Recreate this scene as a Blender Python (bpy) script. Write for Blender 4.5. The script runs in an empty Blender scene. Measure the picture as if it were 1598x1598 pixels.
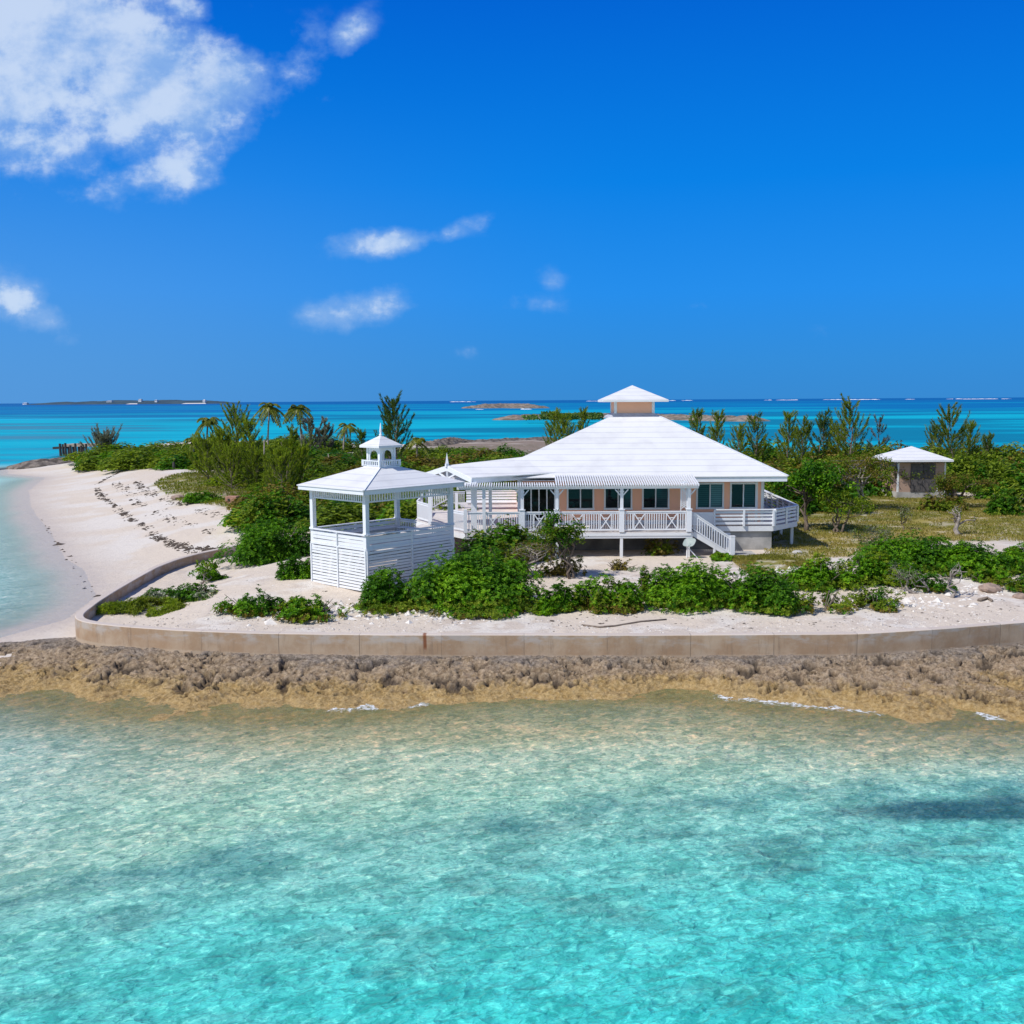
import bpy, math, random
import numpy as np
from mathutils import Vector, Matrix

# ------------------------------------------------------------------ camera
F = 1600.0; HC = 10.0
PITCH = math.atan((799 - 624.6) / F); ROLL = 0.0060
cp_, sp_ = math.cos(PITCH), math.sin(PITCH)
scene = bpy.context.scene
COL = scene.collection
cam = bpy.data.cameras.new("camera"); cam_o = bpy.data.objects.new("camera", cam); COL.objects.link(cam_o)
cam.sensor_width = 36.0; cam.lens = 36.0 * F / 1598.0
cam.clip_start = 0.5; cam.clip_end = 90000
cam_o.matrix_world = Matrix.Translation((0, 0, HC)) @ Matrix.Rotation(math.pi / 2 - PITCH, 4, 'X') @ Matrix.Rotation(-ROLL, 4, 'Z')
scene.camera = cam_o

def ray(px, py):
    u = (px - 799) / F; v = (799 - py) / F
    u, v = u * math.cos(ROLL) + v * math.sin(ROLL), -u * math.sin(ROLL) + v * math.cos(ROLL)
    return (u, cp_ + v * sp_, -sp_ + v * cp_)
def PZ(px, py, z):
    d = ray(px, py); t = (z - HC) / d[2]
    return (d[0] * t, d[1] * t, z)
def PY(px, py, y):
    d = ray(px, py); t = y / d[1]
    return (d[0] * t, y, HC + d[2] * t)

# ------------------------------------------------------------------ light
SUN_EL = math.radians(50); SUN_AZ = math.atan2(-0.86, -0.50)
sun = bpy.data.lights.new("sun", 'SUN'); sun_o = bpy.data.objects.new("sun", sun); COL.objects.link(sun_o)
sun.energy = 4.45; sun.angle = math.radians(0.5); sun.color = (1.0, 0.965, 0.91)
sd = Vector((math.sin(SUN_AZ) * math.cos(SUN_EL), math.cos(SUN_AZ) * math.cos(SUN_EL), math.sin(SUN_EL)))
sun_o.rotation_euler = sd.to_track_quat('Z', 'Y').to_euler()
scene.view_settings.view_transform = 'Standard'; scene.view_settings.look = 'None'
scene.view_settings.exposure = 0.0; scene.view_settings.gamma = 1.0; scene.view_settings.use_curve_mapping = False
scene.cycles.max_bounces = 6; scene.cycles.transparent_max_bounces = 12
scene.cycles.diffuse_bounces = 5; scene.cycles.glossy_bounces = 3; scene.cycles.transmission_bounces = 3
scene.cycles.caustics_reflective = False; scene.cycles.caustics_refractive = False

class NT:
    """tiny helper to write node trees"""
    def __init__(s, tree): s.t = tree; s.n = tree.nodes; s.l = tree.links
    def new(s, typ, **kw):
        n = s.n.new(typ)
        for k, v in kw.items(): setattr(n, k, v)
        return n
    def put(s, sock, v):
        if isinstance(v, bpy.types.NodeSocket): s.l.new(v, sock)
        elif v is not None: sock.default_value = v
    def math(s, op, a, b=None, c=None, clamp=False):
        n = s.new('ShaderNodeMath', operation=op, use_clamp=clamp)
        s.put(n.inputs[0], a); s.put(n.inputs[1], b)
        if c is not None: s.put(n.inputs[2], c)
        return n.outputs[0]
    def mix(s, f, a, b, blend='MIX'):
        n = s.new('ShaderNodeMix', data_type='RGBA', blend_type=blend)
        s.put(n.inputs[0], f); s.put(n.inputs[6], c4(a)); s.put(n.inputs[7], c4(b))
        return n.outputs[2]
    def noise(s, vec, scale, detail=4, rough=0.55, dist=0.0):
        n = s.new('ShaderNodeTexNoise')
        s.put(n.inputs['Vector'], vec); s.put(n.inputs['Scale'], scale); s.put(n.inputs['Detail'], detail)
        s.put(n.inputs['Roughness'], rough); s.put(n.inputs['Distortion'], dist)
        return n.outputs['Fac']
    def ramp(s, f, a, b):
        n = s.new('ShaderNodeMapRange', interpolation_type='SMOOTHSTEP')
        s.put(n.inputs[0], f); n.inputs[1].default_value = a; n.inputs[2].default_value = b
        return n.outputs[0]
    def mapping(s, vec, scale=(1, 1, 1), rot=(0, 0, 0)):
        n = s.new('ShaderNodeMapping'); s.put(n.inputs[0], vec)
        n.inputs['Scale'].default_value = scale; n.inputs['Rotation'].default_value = rot
        return n.outputs[0]
    def bump(s, h, strength, dist, normal=None):
        n = s.new('ShaderNodeBump'); s.put(n.inputs['Height'], h); s.put(n.inputs['Strength'], strength)
        s.put(n.inputs['Distance'], dist)
        if normal is not None: s.put(n.inputs['Normal'], normal)
        return n.outputs[0]
    def attr(s, name):
        return s.new('ShaderNodeAttribute', attribute_name=name)

def c4(c):
    if isinstance(c, (tuple, list)) and len(c) == 3: return (*c, 1.0)
    return c
def lin(r, g, b):
    f = lambda v: (v / 255 / 12.92) if v / 255 <= 0.04045 else ((v / 255 + 0.055) / 1.055) ** 2.4
    return (f(r), f(g), f(b))

# ------------------------------------------------------------------ sky with its clouds
world = bpy.data.worlds.new("World"); scene.world = world; world.use_nodes = True
def build_sky():
    T = NT(world.node_tree); T.n.clear()
    out = T.new('ShaderNodeOutputWorld'); bg = T.new('ShaderNodeBackground')
    sky = T.new('ShaderNodeTexSky', sky_type='NISHITA')
    sky.sun_disc = False; sky.sun_elevation = SUN_EL; sky.sun_rotation = SUN_AZ % (2 * math.pi)
    sky.altitude = 0; sky.air_density = 1.0; sky.dust_density = 0.15; sky.ozone_density = 3.0
    hs = T.new('ShaderNodeHueSaturation'); hs.inputs['Hue'].default_value = 0.508
    hs.inputs['Saturation'].default_value = 1.45; hs.inputs['Value'].default_value = 1.7
    T.l.new(sky.outputs[0], hs.inputs['Color'])
    tc = T.new('ShaderNodeTexCoord'); d = tc.outputs['Generated']
    sep = T.new('ShaderNodeSeparateXYZ'); T.l.new(d, sep.inputs[0])
    # Nishita is palest and yellowish near the horizon; this clear trade-wind sky stays a deep polarised blue there
    el = T.math('MAXIMUM', sep.outputs[2], 0.0)
    cr = T.new('ShaderNodeValToRGB'); T.put(cr.inputs[0], el); K = cr.color_ramp.elements
    stops = [(0.0, (54, 138, 211)), (0.035, (50, 141, 219)), (0.10, (36, 142, 236)), (0.20, (6, 129, 231)), (0.36, (0, 98, 211)), (0.7, (2, 72, 160)), (1.0, (4, 54, 128))]
    while len(K) < len(stops): K.new(0.5)
    for k, (p_, c_) in zip(K, stops): k.position = p_; k.color = c4(lin(*c_))
    grad = T.mix(1.0, cr.outputs[0], (10.5, 10.5, 10.5), 'MULTIPLY')
    hs.inputs['Saturation'].default_value = 0.9
    side = T.math('MULTIPLY', T.ramp(T.math('MULTIPLY', sep.outputs[0], -1.0), -0.15, 0.55), T.ramp(el, 0.30, 0.0))
    grad = T.mix(T.math('MULTIPLY', side, 0.55), grad, tuple(c * 10.5 for c in lin(104, 164, 226)))
    wgt = T.math('SUBTRACT', 0.997, T.math('MULTIPLY', T.ramp(el, 0.45, 0.8), 0.05))
    # the sky half behind the camera, sun side, is boosted to fill shaded fronts
    wgt = T.math('MULTIPLY', wgt, T.math('SUBTRACT', 1.0, T.math('MULTIPLY', T.ramp(T.math('MULTIPLY', sep.outputs[1], -1.0), 0.0, 0.6), 0.85)))
    skyc = T.mix(wgt, hs.outputs[0], grad)
    # clouds: bearing and elevation ratios of the direction
    yy = T.math('MAXIMUM', sep.outputs[1], 0.02)
    A = T.math('DIVIDE', sep.outputs[0], yy); E = T.math('DIVIDE', sep.outputs[2], yy)
    vec = T.new('ShaderNodeCombineXYZ'); T.l.new(A, vec.inputs[0]); T.l.new(E, vec.inputs[1]); vec.inputs[2].default_value = 3.7
    v = T.mapping(vec.outputs[0], (1.0, 1.25, 1.0))
    n1 = T.noise(v, 7.5, 14, 0.60, 0.0)
    off_ = T.new('ShaderNodeVectorMath', operation='ADD'); T.l.new(v, off_.inputs[0]); off_.inputs[1].default_value = (-0.016, 0.020, 0.0)
    n1b = T.noise(off_.outputs[0], 7.5, 14, 0.60, 0.0)
    n2 = T.noise(v, 4.0, 8, 0.55, 0.0)
    blobs = [  # px, py, rx, ry, tilt(deg), weight
        (20, 80, 240, 190, 0, 0.98), (200, 150, 190, 120, 10, 0.88), (335, 160, 125, 90, 15, 0.90), (50, 225, 180, 65, 0, 0.80),
        (255, 270, 140, 50, 14, 0.70), (350, 225, 70, 40, 25, 0.5), (240, 0, 120, 60, 0, 0.45), (470, 95, 75, 55, 35, 0.60), (540, 58, 60, 32, 40, 0.58), (290, 8, 60, 30, -20, .6), (500, 160, 60, 28, 10, .36),
        (570, 380, 70, 28, 0, 0.66), (640, 374, 110, 26, 8, 0.76), (708, 361, 75, 24, 22, 0.72),
        (580, 482, 90, 36, 10, 0.80), (525, 500, 60, 32, 0, .70), (15, 462, 75, 46, -15, 0.56), (70, 500, 60, 40, -10, 0.5),
        (860, 435, 32, 24, 0, 0.36), (735, 440, 36, 18, 0, 0.34), (1085, 485, 70, 26, 0, 0.36), (810, 480, 90, 32, 0, 0.36), (1295, 518, 45, 22, 0, 0.38),
        (420, 552, 40, 14, 0, 0.36), (275, 545, 40, 14, 0, 0.3), (720, 545, 50, 20, 0, .28), (110, 535, 90, 30, 0, .42)]
    tot = None
    for (px, py, rx, ry, ti, w) in blobs:
        r = ray(px, py); a0, e0 = r[0] / r[1], r[2] / r[1]
        c_, s_ = math.cos(math.radians(ti)), math.sin(math.radians(ti))
        da = T.math('SUBTRACT', A, a0); de = T.math('SUBTRACT', E, e0)
        p = T.math('ADD', T.math('MULTIPLY', da, c_ * F / rx), T.math('MULTIPLY', de, s_ * F / rx))
        q = T.math('ADD', T.math('MULTIPLY', da, -s_ * F / ry), T.math('MULTIPLY', de, c_ * F / ry))
        rr = T.math('ADD', T.math('MULTIPLY', p, p), T.math('MULTIPLY', q, q))
        g = T.math('MULTIPLY', T.math('EXPONENT', T.math('MULTIPLY', rr, -0.9)), w)
        tot = g if tot is None else T.math('MAXIMUM', tot, g)
    dens = T.math('ADD', tot, T.math('MULTIPLY', T.math('SUBTRACT', n1, 0.5), 2.0))
    dens = T.math('MULTIPLY', T.ramp(dens, 0.30, 0.80), T.ramp(tot, 0.08, 0.35))
    dens = T.math('MULTIPLY', dens, T.ramp(T.math('ADD', sep.outputs[1], 0), 0.05, 0.3))
    lit = T.math('MULTIPLY', T.math('SUBTRACT', n1, n1b), 4.5)
    core = T.ramp(T.math('ADD', T.math('ADD', dens, lit), T.math('MULTIPLY', T.math('SUBTRACT', n2, 0.5), 1.4)), 0.30, 1.30)
    cc = T.mix(core, (3.0, 5.1, 8.8), (6.8, 8.1, 9.9))
    fin = T.mix(T.math('MULTIPLY', dens, 0.84), skyc, cc)
    T.l.new(fin, bg.inputs['Color']); bg.inputs['Strength'].default_value = 0.095
    T.l.new(bg.outputs[0], out.inputs['Surface'])
build_sky()

# ------------------------------------------------------------------ numeric helpers
def vhash(ix, iy, seed):
    h = (ix.astype(np.int64) * 374761393 + iy.astype(np.int64) * 668265263 + seed * 974711) & 0xffffffff
    h = ((h ^ (h >> 13)) * 1274126177) & 0xffffffff
    return ((h ^ (h >> 16)) & 0xffff) / 65535.0
def vnoise(x, y, seed=0):
    ix, iy = np.floor(x), np.floor(y); fx, fy = x - ix, y - iy
    fx = fx * fx * (3 - 2 * fx); fy = fy * fy * (3 - 2 * fy)
    a = vhash(ix, iy, seed); b = vhash(ix + 1, iy, seed); c = vhash(ix, iy + 1, seed); d = vhash(ix + 1, iy + 1, seed)
    return (a * (1 - fx) + b * fx) * (1 - fy) + (c * (1 - fx) + d * fx) * fy
def fbm(x, y, oct=4, seed=0, gain=0.5):
    s = np.zeros_like(x, dtype=float); amp = 1.0; tot = 0
    for k in range(oct):
        s += amp * vnoise(x * 2 ** k + 17.3 * k, y * 2 ** k - 9.1 * k, seed + k); tot += amp; amp *= gain
    return s / tot
def sstep(a, b, x):
    t = np.clip((x - a) / (b - a), 0, 1); return t * t * (3 - 2 * t)
def poly_sd(x, y, poly):
    """signed distance to a closed polygon, positive inside"""
    P = np.array(poly, float)[:, :2]; Q = np.roll(P, -1, 0)
    best = np.full(x.shape, 1e18); ins = np.zeros(x.shape, bool)
    for (ax, ay), (bx, by) in zip(P, Q):
        ex, ey = bx - ax, by - ay; L = ex * ex + ey * ey + 1e-12
        t = np.clip(((x - ax) * ex + (y - ay) * ey) / L, 0, 1)
        best = np.minimum(best, (x - ax - t * ex) ** 2 + (y - ay - t * ey) ** 2)
        cond = ((ay > y) != (by > y))
        xi = ax + (y - ay) * ex / (ey if abs(ey) > 1e-12 else 1e-12)
        ins ^= cond & (x < xi)
    return np.where(ins, 1, -1) * np.sqrt(best)
def line_d(x, y, pts):
    P = np.array(pts, float)[:, :2]; best = np.full(x.shape, 1e18)
    for (ax, ay), (bx, by) in zip(P[:-1], P[1:]):
        ex, ey = bx - ax, by - ay; L = ex * ex + ey * ey + 1e-12
        t = np.clip(((x - ax) * ex + (y - ay) * ey) / L, 0, 1)
        best = np.minimum(best, (x - ax - t * ex) ** 2 + (y - ay - t * ey) ** 2)
    return np.sqrt(best)

def quad_mesh(name, V, Q, mats=(), smooth=False, midx=None):
    me = bpy.data.meshes.new(name)
    V = np.ascontiguousarray(V, dtype=np.float32); Q = np.ascontiguousarray(Q, dtype=np.int32)
    n, k = len(Q), Q.shape[1]
    me.vertices.add(len(V)); me.vertices.foreach_set('co', V.ravel())
    me.loops.add(n * k); me.loops.foreach_set('vertex_index', Q.ravel())
    me.polygons.add(n); me.polygons.foreach_set('loop_start', np.arange(0, n * k, k, dtype=np.int32))
    me.polygons.foreach_set('loop_total', np.full(n, k, dtype=np.int32))
    me.polygons.foreach_set('use_smooth', np.full(n, smooth, dtype=bool))
    for m in mats: me.materials.append(m)
    if midx is not None: me.polygons.foreach_set('material_index', np.ascontiguousarray(midx, dtype=np.int32))
    me.update(calc_edges=True)
    return me
def grid_mesh(name, X, Y, Z, mats, smooth=True, mask=None):
    ny, nx = X.shape
    V = np.stack([X, Y, Z], -1).reshape(-1, 3)
    i = np.arange(ny * nx).reshape(ny, nx)
    Q = np.stack([i[:-1, :-1], i[:-1, 1:], i[1:, 1:], i[1:, :-1]], -1).reshape(-1, 4)
    if mask is not None:
        m = mask[:-1, :-1] & mask[:-1, 1:] & mask[1:, 1:] & mask[1:, :-1]
        Q = Q[m.ravel()]
        used = np.zeros(len(V), bool); used[Q.ravel()] = True
        re = np.cumsum(used) - 1; V = V[used]; Q = re[Q]
        return quad_mesh(name, V, Q, mats, smooth), used
    return quad_mesh(name, V, Q, mats, smooth), None
def set_col(me, name, rgba):
    a = me.attributes.new(name, 'FLOAT_COLOR', 'POINT')
    rgba = np.asarray(rgba, np.float32)
    if rgba.shape[1] == 3: rgba = np.concatenate([rgba, np.ones((len(rgba), 1), np.float32)], 1)
    a.data.foreach_set('color', np.ascontiguousarray(rgba).ravel())
def set_val(me, name, v):
    a = me.attributes.new(name, 'FLOAT', 'POINT'); a.data.foreach_set('value', np.ascontiguousarray(v, dtype=np.float32).ravel())

# ------------------------------------------------------------------ object helpers
BASE = {}
def tag(o, label=None, cat=None, group=None, kind=None):
    if label: o['label'] = label
    if cat: o['category'] = cat
    if group: o['group'] = group
    if kind: o['kind'] = kind
    return o
def thing(name, base, label, cat, group=None):
    o = bpy.data.objects.new(name, None); COL.objects.link(o); o.location = base
    o.empty_display_size = 0.2
    BASE[o] = np.array(base, float)
    return tag(o, label, cat, group)
def link(name, me, parent=None):
    o = bpy.data.objects.new(name, me); COL.objects.link(o)
    if parent is not None:
        o.parent = parent; BASE[o] = BASE[parent]
    return o
def dup_tree(o, parent=None):
    c = o.copy(); COL.objects.link(c)
    if parent is not None: c.parent = parent
    for ch in list(o.children): dup_tree(ch, c)
    return c

class MB:
    """collects boxes, bars, prisms and tubes in world coordinates into one mesh"""
    def __init__(s): s.v = []; s.f = []
    def poly(s, pts):
        b = len(s.v); s.v += [tuple(p) for p in pts]; s.f.append(tuple(range(b, b + len(pts))))
    def hexa(s, p):
        b = len(s.v); s.v += [tuple(q) for q in p]
        for f in ((0, 3, 2, 1), (4, 5, 6, 7), (0, 1, 5, 4), (1, 2, 6, 5), (2, 3, 7, 6), (3, 0, 4, 7)): s.f.append(tuple(b + i for i in f))
        return s
    def box(s, x0, x1, y0, y1, z0, z1):
        return s.hexa([(x0, y0, z0), (x1, y0, z0), (x1, y1, z0), (x0, y1, z0), (x0, y0, z1), (x1, y0, z1), (x1, y1, z1), (x0, y1, z1)])
    def bar(s, a, b, w, h, up=(0, 0, 1)):
        """bar from a to b, w across, h along 'up', centred on the line"""
        a, b, up = Vector(a), Vector(b), Vector(up); d = (b - a).normalized()
        if abs(d.dot(up)) > 0.99: up = Vector((0, 1, 0)) if abs(d.y) < 0.9 else Vector((1, 0, 0))
        x = d.cross(up).normalized(); u = x.cross(d).normalized(); x *= w / 2; u *= h / 2
        return s.hexa([a - x - u, a + x - u, a + x + u, a - x + u, b - x - u, b + x - u, b + x + u, b - x + u])
    def post(s, x, y, z0, z1, w, ang=0.0, d=None):
        d = d or w; c, q = math.cos(ang), math.sin(ang); P = []
        for z in (z0, z1):
            for (i, j) in ((-1, -1), (1, -1), (1, 1), (-1, 1)):
                a, b = i * w / 2, j * d / 2; P.append((x + a * c - b * q, y + a * q + b * c, z))
        return s.hexa(P)
    def prism(s, poly, z0, z1):
        n = len(poly); b = len(s.v)
        s.v += [(p[0], p[1], z0) for p in poly] + [(p[0], p[1], z1) for p in poly]
        s.f.append(tuple(b + i for i in reversed(range(n)))); s.f.append(tuple(b + n + i for i in range(n)))
        for i in range(n):
            j = (i + 1) % n; s.f.append((b + i, b + j, b + n + j, b + n + i))
        return s
    def slab(s, pts, t):
        """a flat polygon (any orientation) given thickness t downward"""
        n = len(pts); b = len(s.v)
        s.v += [tuple(p) for p in pts] + [(p[0], p[1], p[2] - t) for p in pts]
        s.f.append(tuple(b + i for i in range(n))); s.f.append(tuple(b + n + i for i in reversed(range(n))))
        for i in range(n):
            j = (i + 1) % n; s.f.append((b + i, b + n + i, b + n + j, b + j))
        return s
    def tube(s, pts, rad, n=6):
        P = [Vector(p) for p in pts]; R = rad if isinstance(rad, (list, tuple)) else [rad] * len(P)
        b = len(s.v); ref = Vector((0.31, 0.95, 0.05))
        for i, p in enumerate(P):
            d = (P[min(i + 1, len(P) - 1)] - P[max(i - 1, 0)]).normalized()
            if abs(d.dot(ref)) > 0.95: ref = Vector((0.9, 0.1, 0.4))
            x = d.cross(ref).normalized(); y = d.cross(x)
            for k in range(n):
                a = 2 * math.pi * k / n; s.v.append(tuple(p + (x * math.cos(a) + y * math.sin(a)) * R[i]))
        for i in range(len(P) - 1):
            for k in range(n):
                k2 = (k + 1) % n; s.f.append((b + i * n + k, b + i * n + k2, b + (i + 1) * n + k2, b + (i + 1) * n + k))
        s.f.append(tuple(b + k for k in reversed(range(n)))); s.f.append(tuple(b + (len(P) - 1) * n + k for k in range(n)))
        return s
    def build(s, name, m, parent=None, smooth=False):
        me = bpy.data.meshes.new(name); off = BASE[parent] if parent is not None else np.zeros(3)
        me.from_pydata([(a - off[0], b - off[1], c - off[2]) for a, b, c in s.v], [], s.f)
        if smooth: me.polygons.foreach_set('use_smooth', [True] * len(me.polygons))
        me.materials.append(m); me.update()
        return link(name, me, parent)

# ------------------------------------------------------------------ materials
def base_mat(name):
    m = bpy.data.materials.new(name); m.use_nodes = True
    T = NT(m.node_tree); T.n.clear()
    out = T.new('ShaderNodeOutputMaterial'); p = T.new('ShaderNodeBsdfPrincipled')
    T.l.new(p.outputs[0], out.inputs[0]); return m, T, p, out
def mat_rough(name, col, col2, scale=3.0, rough=0.7, bump=0.3, bscale=None, spec=0.3, thr=(0.35, 0.7), dist=0.02):
    m, T, p, _ = base_mat(name); tc = T.new('ShaderNodeTexCoord'); v = tc.outputs['Object']
    n = T.noise(v, scale, 6, 0.6)
    T.put(p.inputs['Base Color'], T.mix(T.ramp(n, *thr), col, col2))
    p.inputs['Roughness'].default_value = rough; p.inputs['Specular IOR Level'].default_value = spec
    if bump: T.put(p.inputs['Normal'], T.bump(T.noise(v, bscale or scale * 6, 5, 0.6), bump, dist))
    return m
def mat_paint(name, col, dirt=(0.45, 0.43, 0.40), amount=0.25, rough=0.5):
    """painted boards: streaky weathering running down, faint grime"""
    m, T, p, _ = base_mat(name); tc = T.new('ShaderNodeTexCoord'); v = tc.outputs['Object']
    n = T.noise(T.mapping(v, (1, 1, 0.25)), 2.2, 7, 0.65)
    n2 = T.noise(v, 14, 4, 0.6)
    f = T.math('MULTIPLY', T.math('MULTIPLY', T.ramp(n, 0.45, 0.8), T.ramp(n2, 0.25, 0.7)), amount)
    T.put(p.inputs['Base Color'], T.mix(f, col, dirt)); p.inputs['Roughness'].default_value = rough
    p.inputs['Specular IOR Level'].default_value = 0.3
    T.put(p.inputs['Normal'], T.bump(n2, 0.15, 0.004))
    return m
def mat_roof(name, step):
    """white roof boards: a thin grey lap line at every course (by height), faint staining"""
    m, T, p, _ = base_mat(name); g = T.new('ShaderNodeNewGeometry')
    sep = T.new('ShaderNodeSeparateXYZ'); T.l.new(g.outputs['Position'], sep.inputs[0])
    fr = T.math('FRACT', T.math('DIVIDE', sep.outputs[2], step))
    ln = T.math('SUBTRACT', 1.0, T.ramp(T.math('ABSOLUTE', T.math('SUBTRACT', fr, 0.5)), 0.03, 0.10))
    row = T.math('FLOOR', T.math('DIVIDE', sep.outputs[2], step))
    wn = T.new('ShaderNodeTexWhiteNoise', noise_dimensions='1D'); T.l.new(row, wn.inputs[1])
    n = T.noise(g.outputs['Position'], 0.8, 6, 0.6); n2 = T.noise(g.outputs['Position'], 5.0, 5, 0.6)
    c = T.mix(T.math('MULTIPLY', T.ramp(n, 0.42, 0.72), 0.6), (0.70, 0.695, 0.69), (0.57, 0.56, 0.555))
    c = T.mix(T.math('MULTIPLY', wn.outputs[0], 0.10), c, (0.6, 0.6, 0.62))
    c = T.mix(T.math('MULTIPLY', ln, T.math('ADD', 0.22, T.math('MULTIPLY', n2, 0.55))), c, (0.44, 0.44, 0.47))
    T.put(p.inputs['Base Color'], c); p.inputs['Roughness'].default_value = 0.55; p.inputs['Specular IOR Level'].default_value = 0.25
    h = T.math('ADD', T.math('MULTIPLY', fr, -1.0), T.math('MULTIPLY', n2, 0.2))
    T.put(p.inputs['Normal'], T.bump(h, 0.35, 0.03))
    return m
def mat_leaf(name, dark, mid, light, trans=0.25, rough=0.42, spec=0.35):
    m, T, p, out = base_mat(name); g = T.new('ShaderNodeNewGeometry'); r = g.outputs['Random Per Island']
    oi = T.new('ShaderNodeObjectInfo')
    tc = T.new('ShaderNodeTexCoord'); n = T.noise(tc.outputs['Object'], 1.3, 3, 0.6)
    f = T.math('ADD', T.math('MULTIPLY', r, 0.75), T.math('MULTIPLY', T.math('SUBTRACT', n, 0.42), 1.1))
    f = T.math('ADD', f, T.math('MULTIPLY', T.math('SUBTRACT', oi.outputs['Random'], 0.5), 0.25))
    cr = T.new('ShaderNodeValToRGB'); T.put(cr.inputs[0], f)
    e = cr.color_ramp.elements; e[0].position = 0.05; e[0].color = c4(dark); e[1].position = 0.95; e[1].color = c4(light)
    k = cr.color_ramp.elements.new(0.5); k.color = c4(mid)
    T.put(p.inputs['Base Color'], cr.outputs[0]); p.inputs['Roughness'].default_value = rough; p.inputs['Specular IOR Level'].default_value = spec
    tr = T.new('ShaderNodeBsdfTranslucent')
    T.put(tr.inputs[0], T.mix(1.0, cr.outputs[0], (1.35, 1.5, 0.6), 'MULTIPLY'))
    mx = T.new('ShaderNodeMixShader'); mx.inputs[0].default_value = trans
    T.l.new(p.outputs[0], mx.inputs[1]); T.l.new(tr.outputs[0], mx.inputs[2]); T.l.new(mx.outputs[0], out.inputs[0])
    return m

M = {}
M['white'] = mat_paint('white_paint', (0.73, 0.745, 0.77), amount=0.4)
M['shed'] = mat_paint('faded_salmon', (0.40, 0.27, 0.205), (0.25, 0.18, 0.145), 0.7, 0.7)
M['trim'] = mat_paint('weathered_white', (0.72, 0.725, 0.73), amount=0.4)
M['roof'] = mat_roof('white_roof', 0.285)
M['roof_small'] = mat_roof('white_roof_small', 0.22)
M['pink'] = mat_paint('salmon_siding', (0.92, 0.47, 0.30), (0.74, 0.38, 0.25), 0.4, 0.65)
M['concrete'] = mat_rough('grey_concrete', (0.44, 0.42, 0.39), (0.28, 0.27, 0.25), 1.4, 0.9, 0.4, 18)
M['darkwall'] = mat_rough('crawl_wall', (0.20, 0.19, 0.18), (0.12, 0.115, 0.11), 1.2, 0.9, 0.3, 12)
M['deck'] = mat_rough('grey_decking', (0.64, 0.59, 0.55), (0.50, 0.46, 0.43), 2.5, 0.8, 0.3, 20)
M['flash'] = mat_rough('grey_flashing', (0.50, 0.50, 0.54), (0.38, 0.38, 0.42), 2.0, 0.5, 0.1)
M['shutter'] = mat_rough('dark_slats', (0.13, 0.115, 0.11), (0.08, 0.075, 0.075), 4.0, 0.75, 0.2)
M['rust'] = mat_rough('rust', (0.28, 0.09, 0.035), (0.16, 0.055, 0.025), 3, 0.85, 0.4)
M['terracotta'] = mat_rough('pinkish_block', (0.50, 0.27, 0.19), (0.33, 0.17, 0.12), 3, 0.9, 0.4)
M['bark'] = mat_rough('grey_brown_bark', (0.20, 0.155, 0.12), (0.10, 0.078, 0.06), 6, 0.9, 0.6, 30)
M['palebark'] = mat_rough('bleached_bark', (0.36, 0.315, 0.275), (0.17, 0.14, 0.12), 4, 0.9, 0.6, 25)
M['palmbark'] = mat_rough('palm_bark', (0.36, 0.31, 0.26), (0.22, 0.18, 0.15), 5, 0.9, 0.5, 22)
M['twig'] = mat_rough('twig', (0.23, 0.185, 0.15), (0.13, 0.10, 0.08), 6, 0.9, 0.3)
M['pile'] = mat_rough('old_piling', (0.065, 0.06, 0.055), (0.035, 0.032, 0.03), 5, 0.9, 0.4)
M['planks'] = mat_rough('dry_planks', (0.42, 0.34, 0.26), (0.28, 0.22, 0.17), 3, 0.9, 0.3)
M['dish'] = mat_paint('pale_green_grey', (0.30, 0.35, 0.335), amount=0.5)
M['leaf'] = mat_leaf('leaf_bright', (0.026, 0.086, 0.003), (0.098, 0.250, 0.006), (0.235, 0.405, 0.016), 0.32, 0.5, 0.12)
M['leaf2'] = mat_leaf('leaf_deep', (0.014, 0.055, 0.003), (0.048, 0.148, 0.006), (0.125, 0.265, 0.013), 0.32, 0.5, 0.12)
M['olive'] = mat_leaf('leaf_olive', (0.046, 0.080, 0.005), (0.130, 0.195, 0.011), (0.245, 0.300, 0.024), 0.32, 0.55, 0.12)
M['yellow'] = mat_leaf('leaf_yellowgreen', (0.075, 0.12, 0.006), (0.185, 0.265, 0.010), (0.32, 0.375, 0.02), 0.32, 0.55, 0.12)
M['brown'] = mat_leaf('leaf_brownish', (0.070, 0.064, 0.009), (0.165, 0.128, 0.018), (0.265, 0.195, 0.034), 0.3, 0.55, 0.2)
M['silver'] = mat_leaf('leaf_silver', (0.075, 0.095, 0.05), (0.17, 0.20, 0.11), (0.33, 0.36, 0.24))
M['needle'] = mat_leaf('needle_green', (0.070, 0.102, 0.009), (0.205, 0.26, 0.024), (0.35, 0.39, 0.050), 0.5, 0.6, 0.1)
M['needle2'] = mat_leaf('needle_dark', (0.040, 0.075, 0.018), (0.110, 0.172, 0.040), (0.205, 0.275, 0.066), 0.45, 0.6, 0.1)
M['greytree'] = mat_leaf('needle_grey', (0.09, 0.09, 0.08), (0.19, 0.19, 0.165), (0.30, 0.30, 0.26), 0.3, 0.7, 0.1)
M['palm'] = mat_leaf('palm_frond', (0.050, 0.085, 0.007), (0.155, 0.185, 0.016), (0.32, 0.31, 0.04), 0.35, 0.4, 0.3)
M['grass'] = mat_leaf('lawn_blade', (0.10, 0.115, 0.014), (0.20, 0.195, 0.028), (0.31, 0.285, 0.06), 0.3, 0.6, 0.15)
M['straw'] = mat_leaf('dry_grass', (0.18, 0.15, 0.03), (0.30, 0.24, 0.055), (0.41, 0.34, 0.11), 0.3, 0.6, 0.15)
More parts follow.
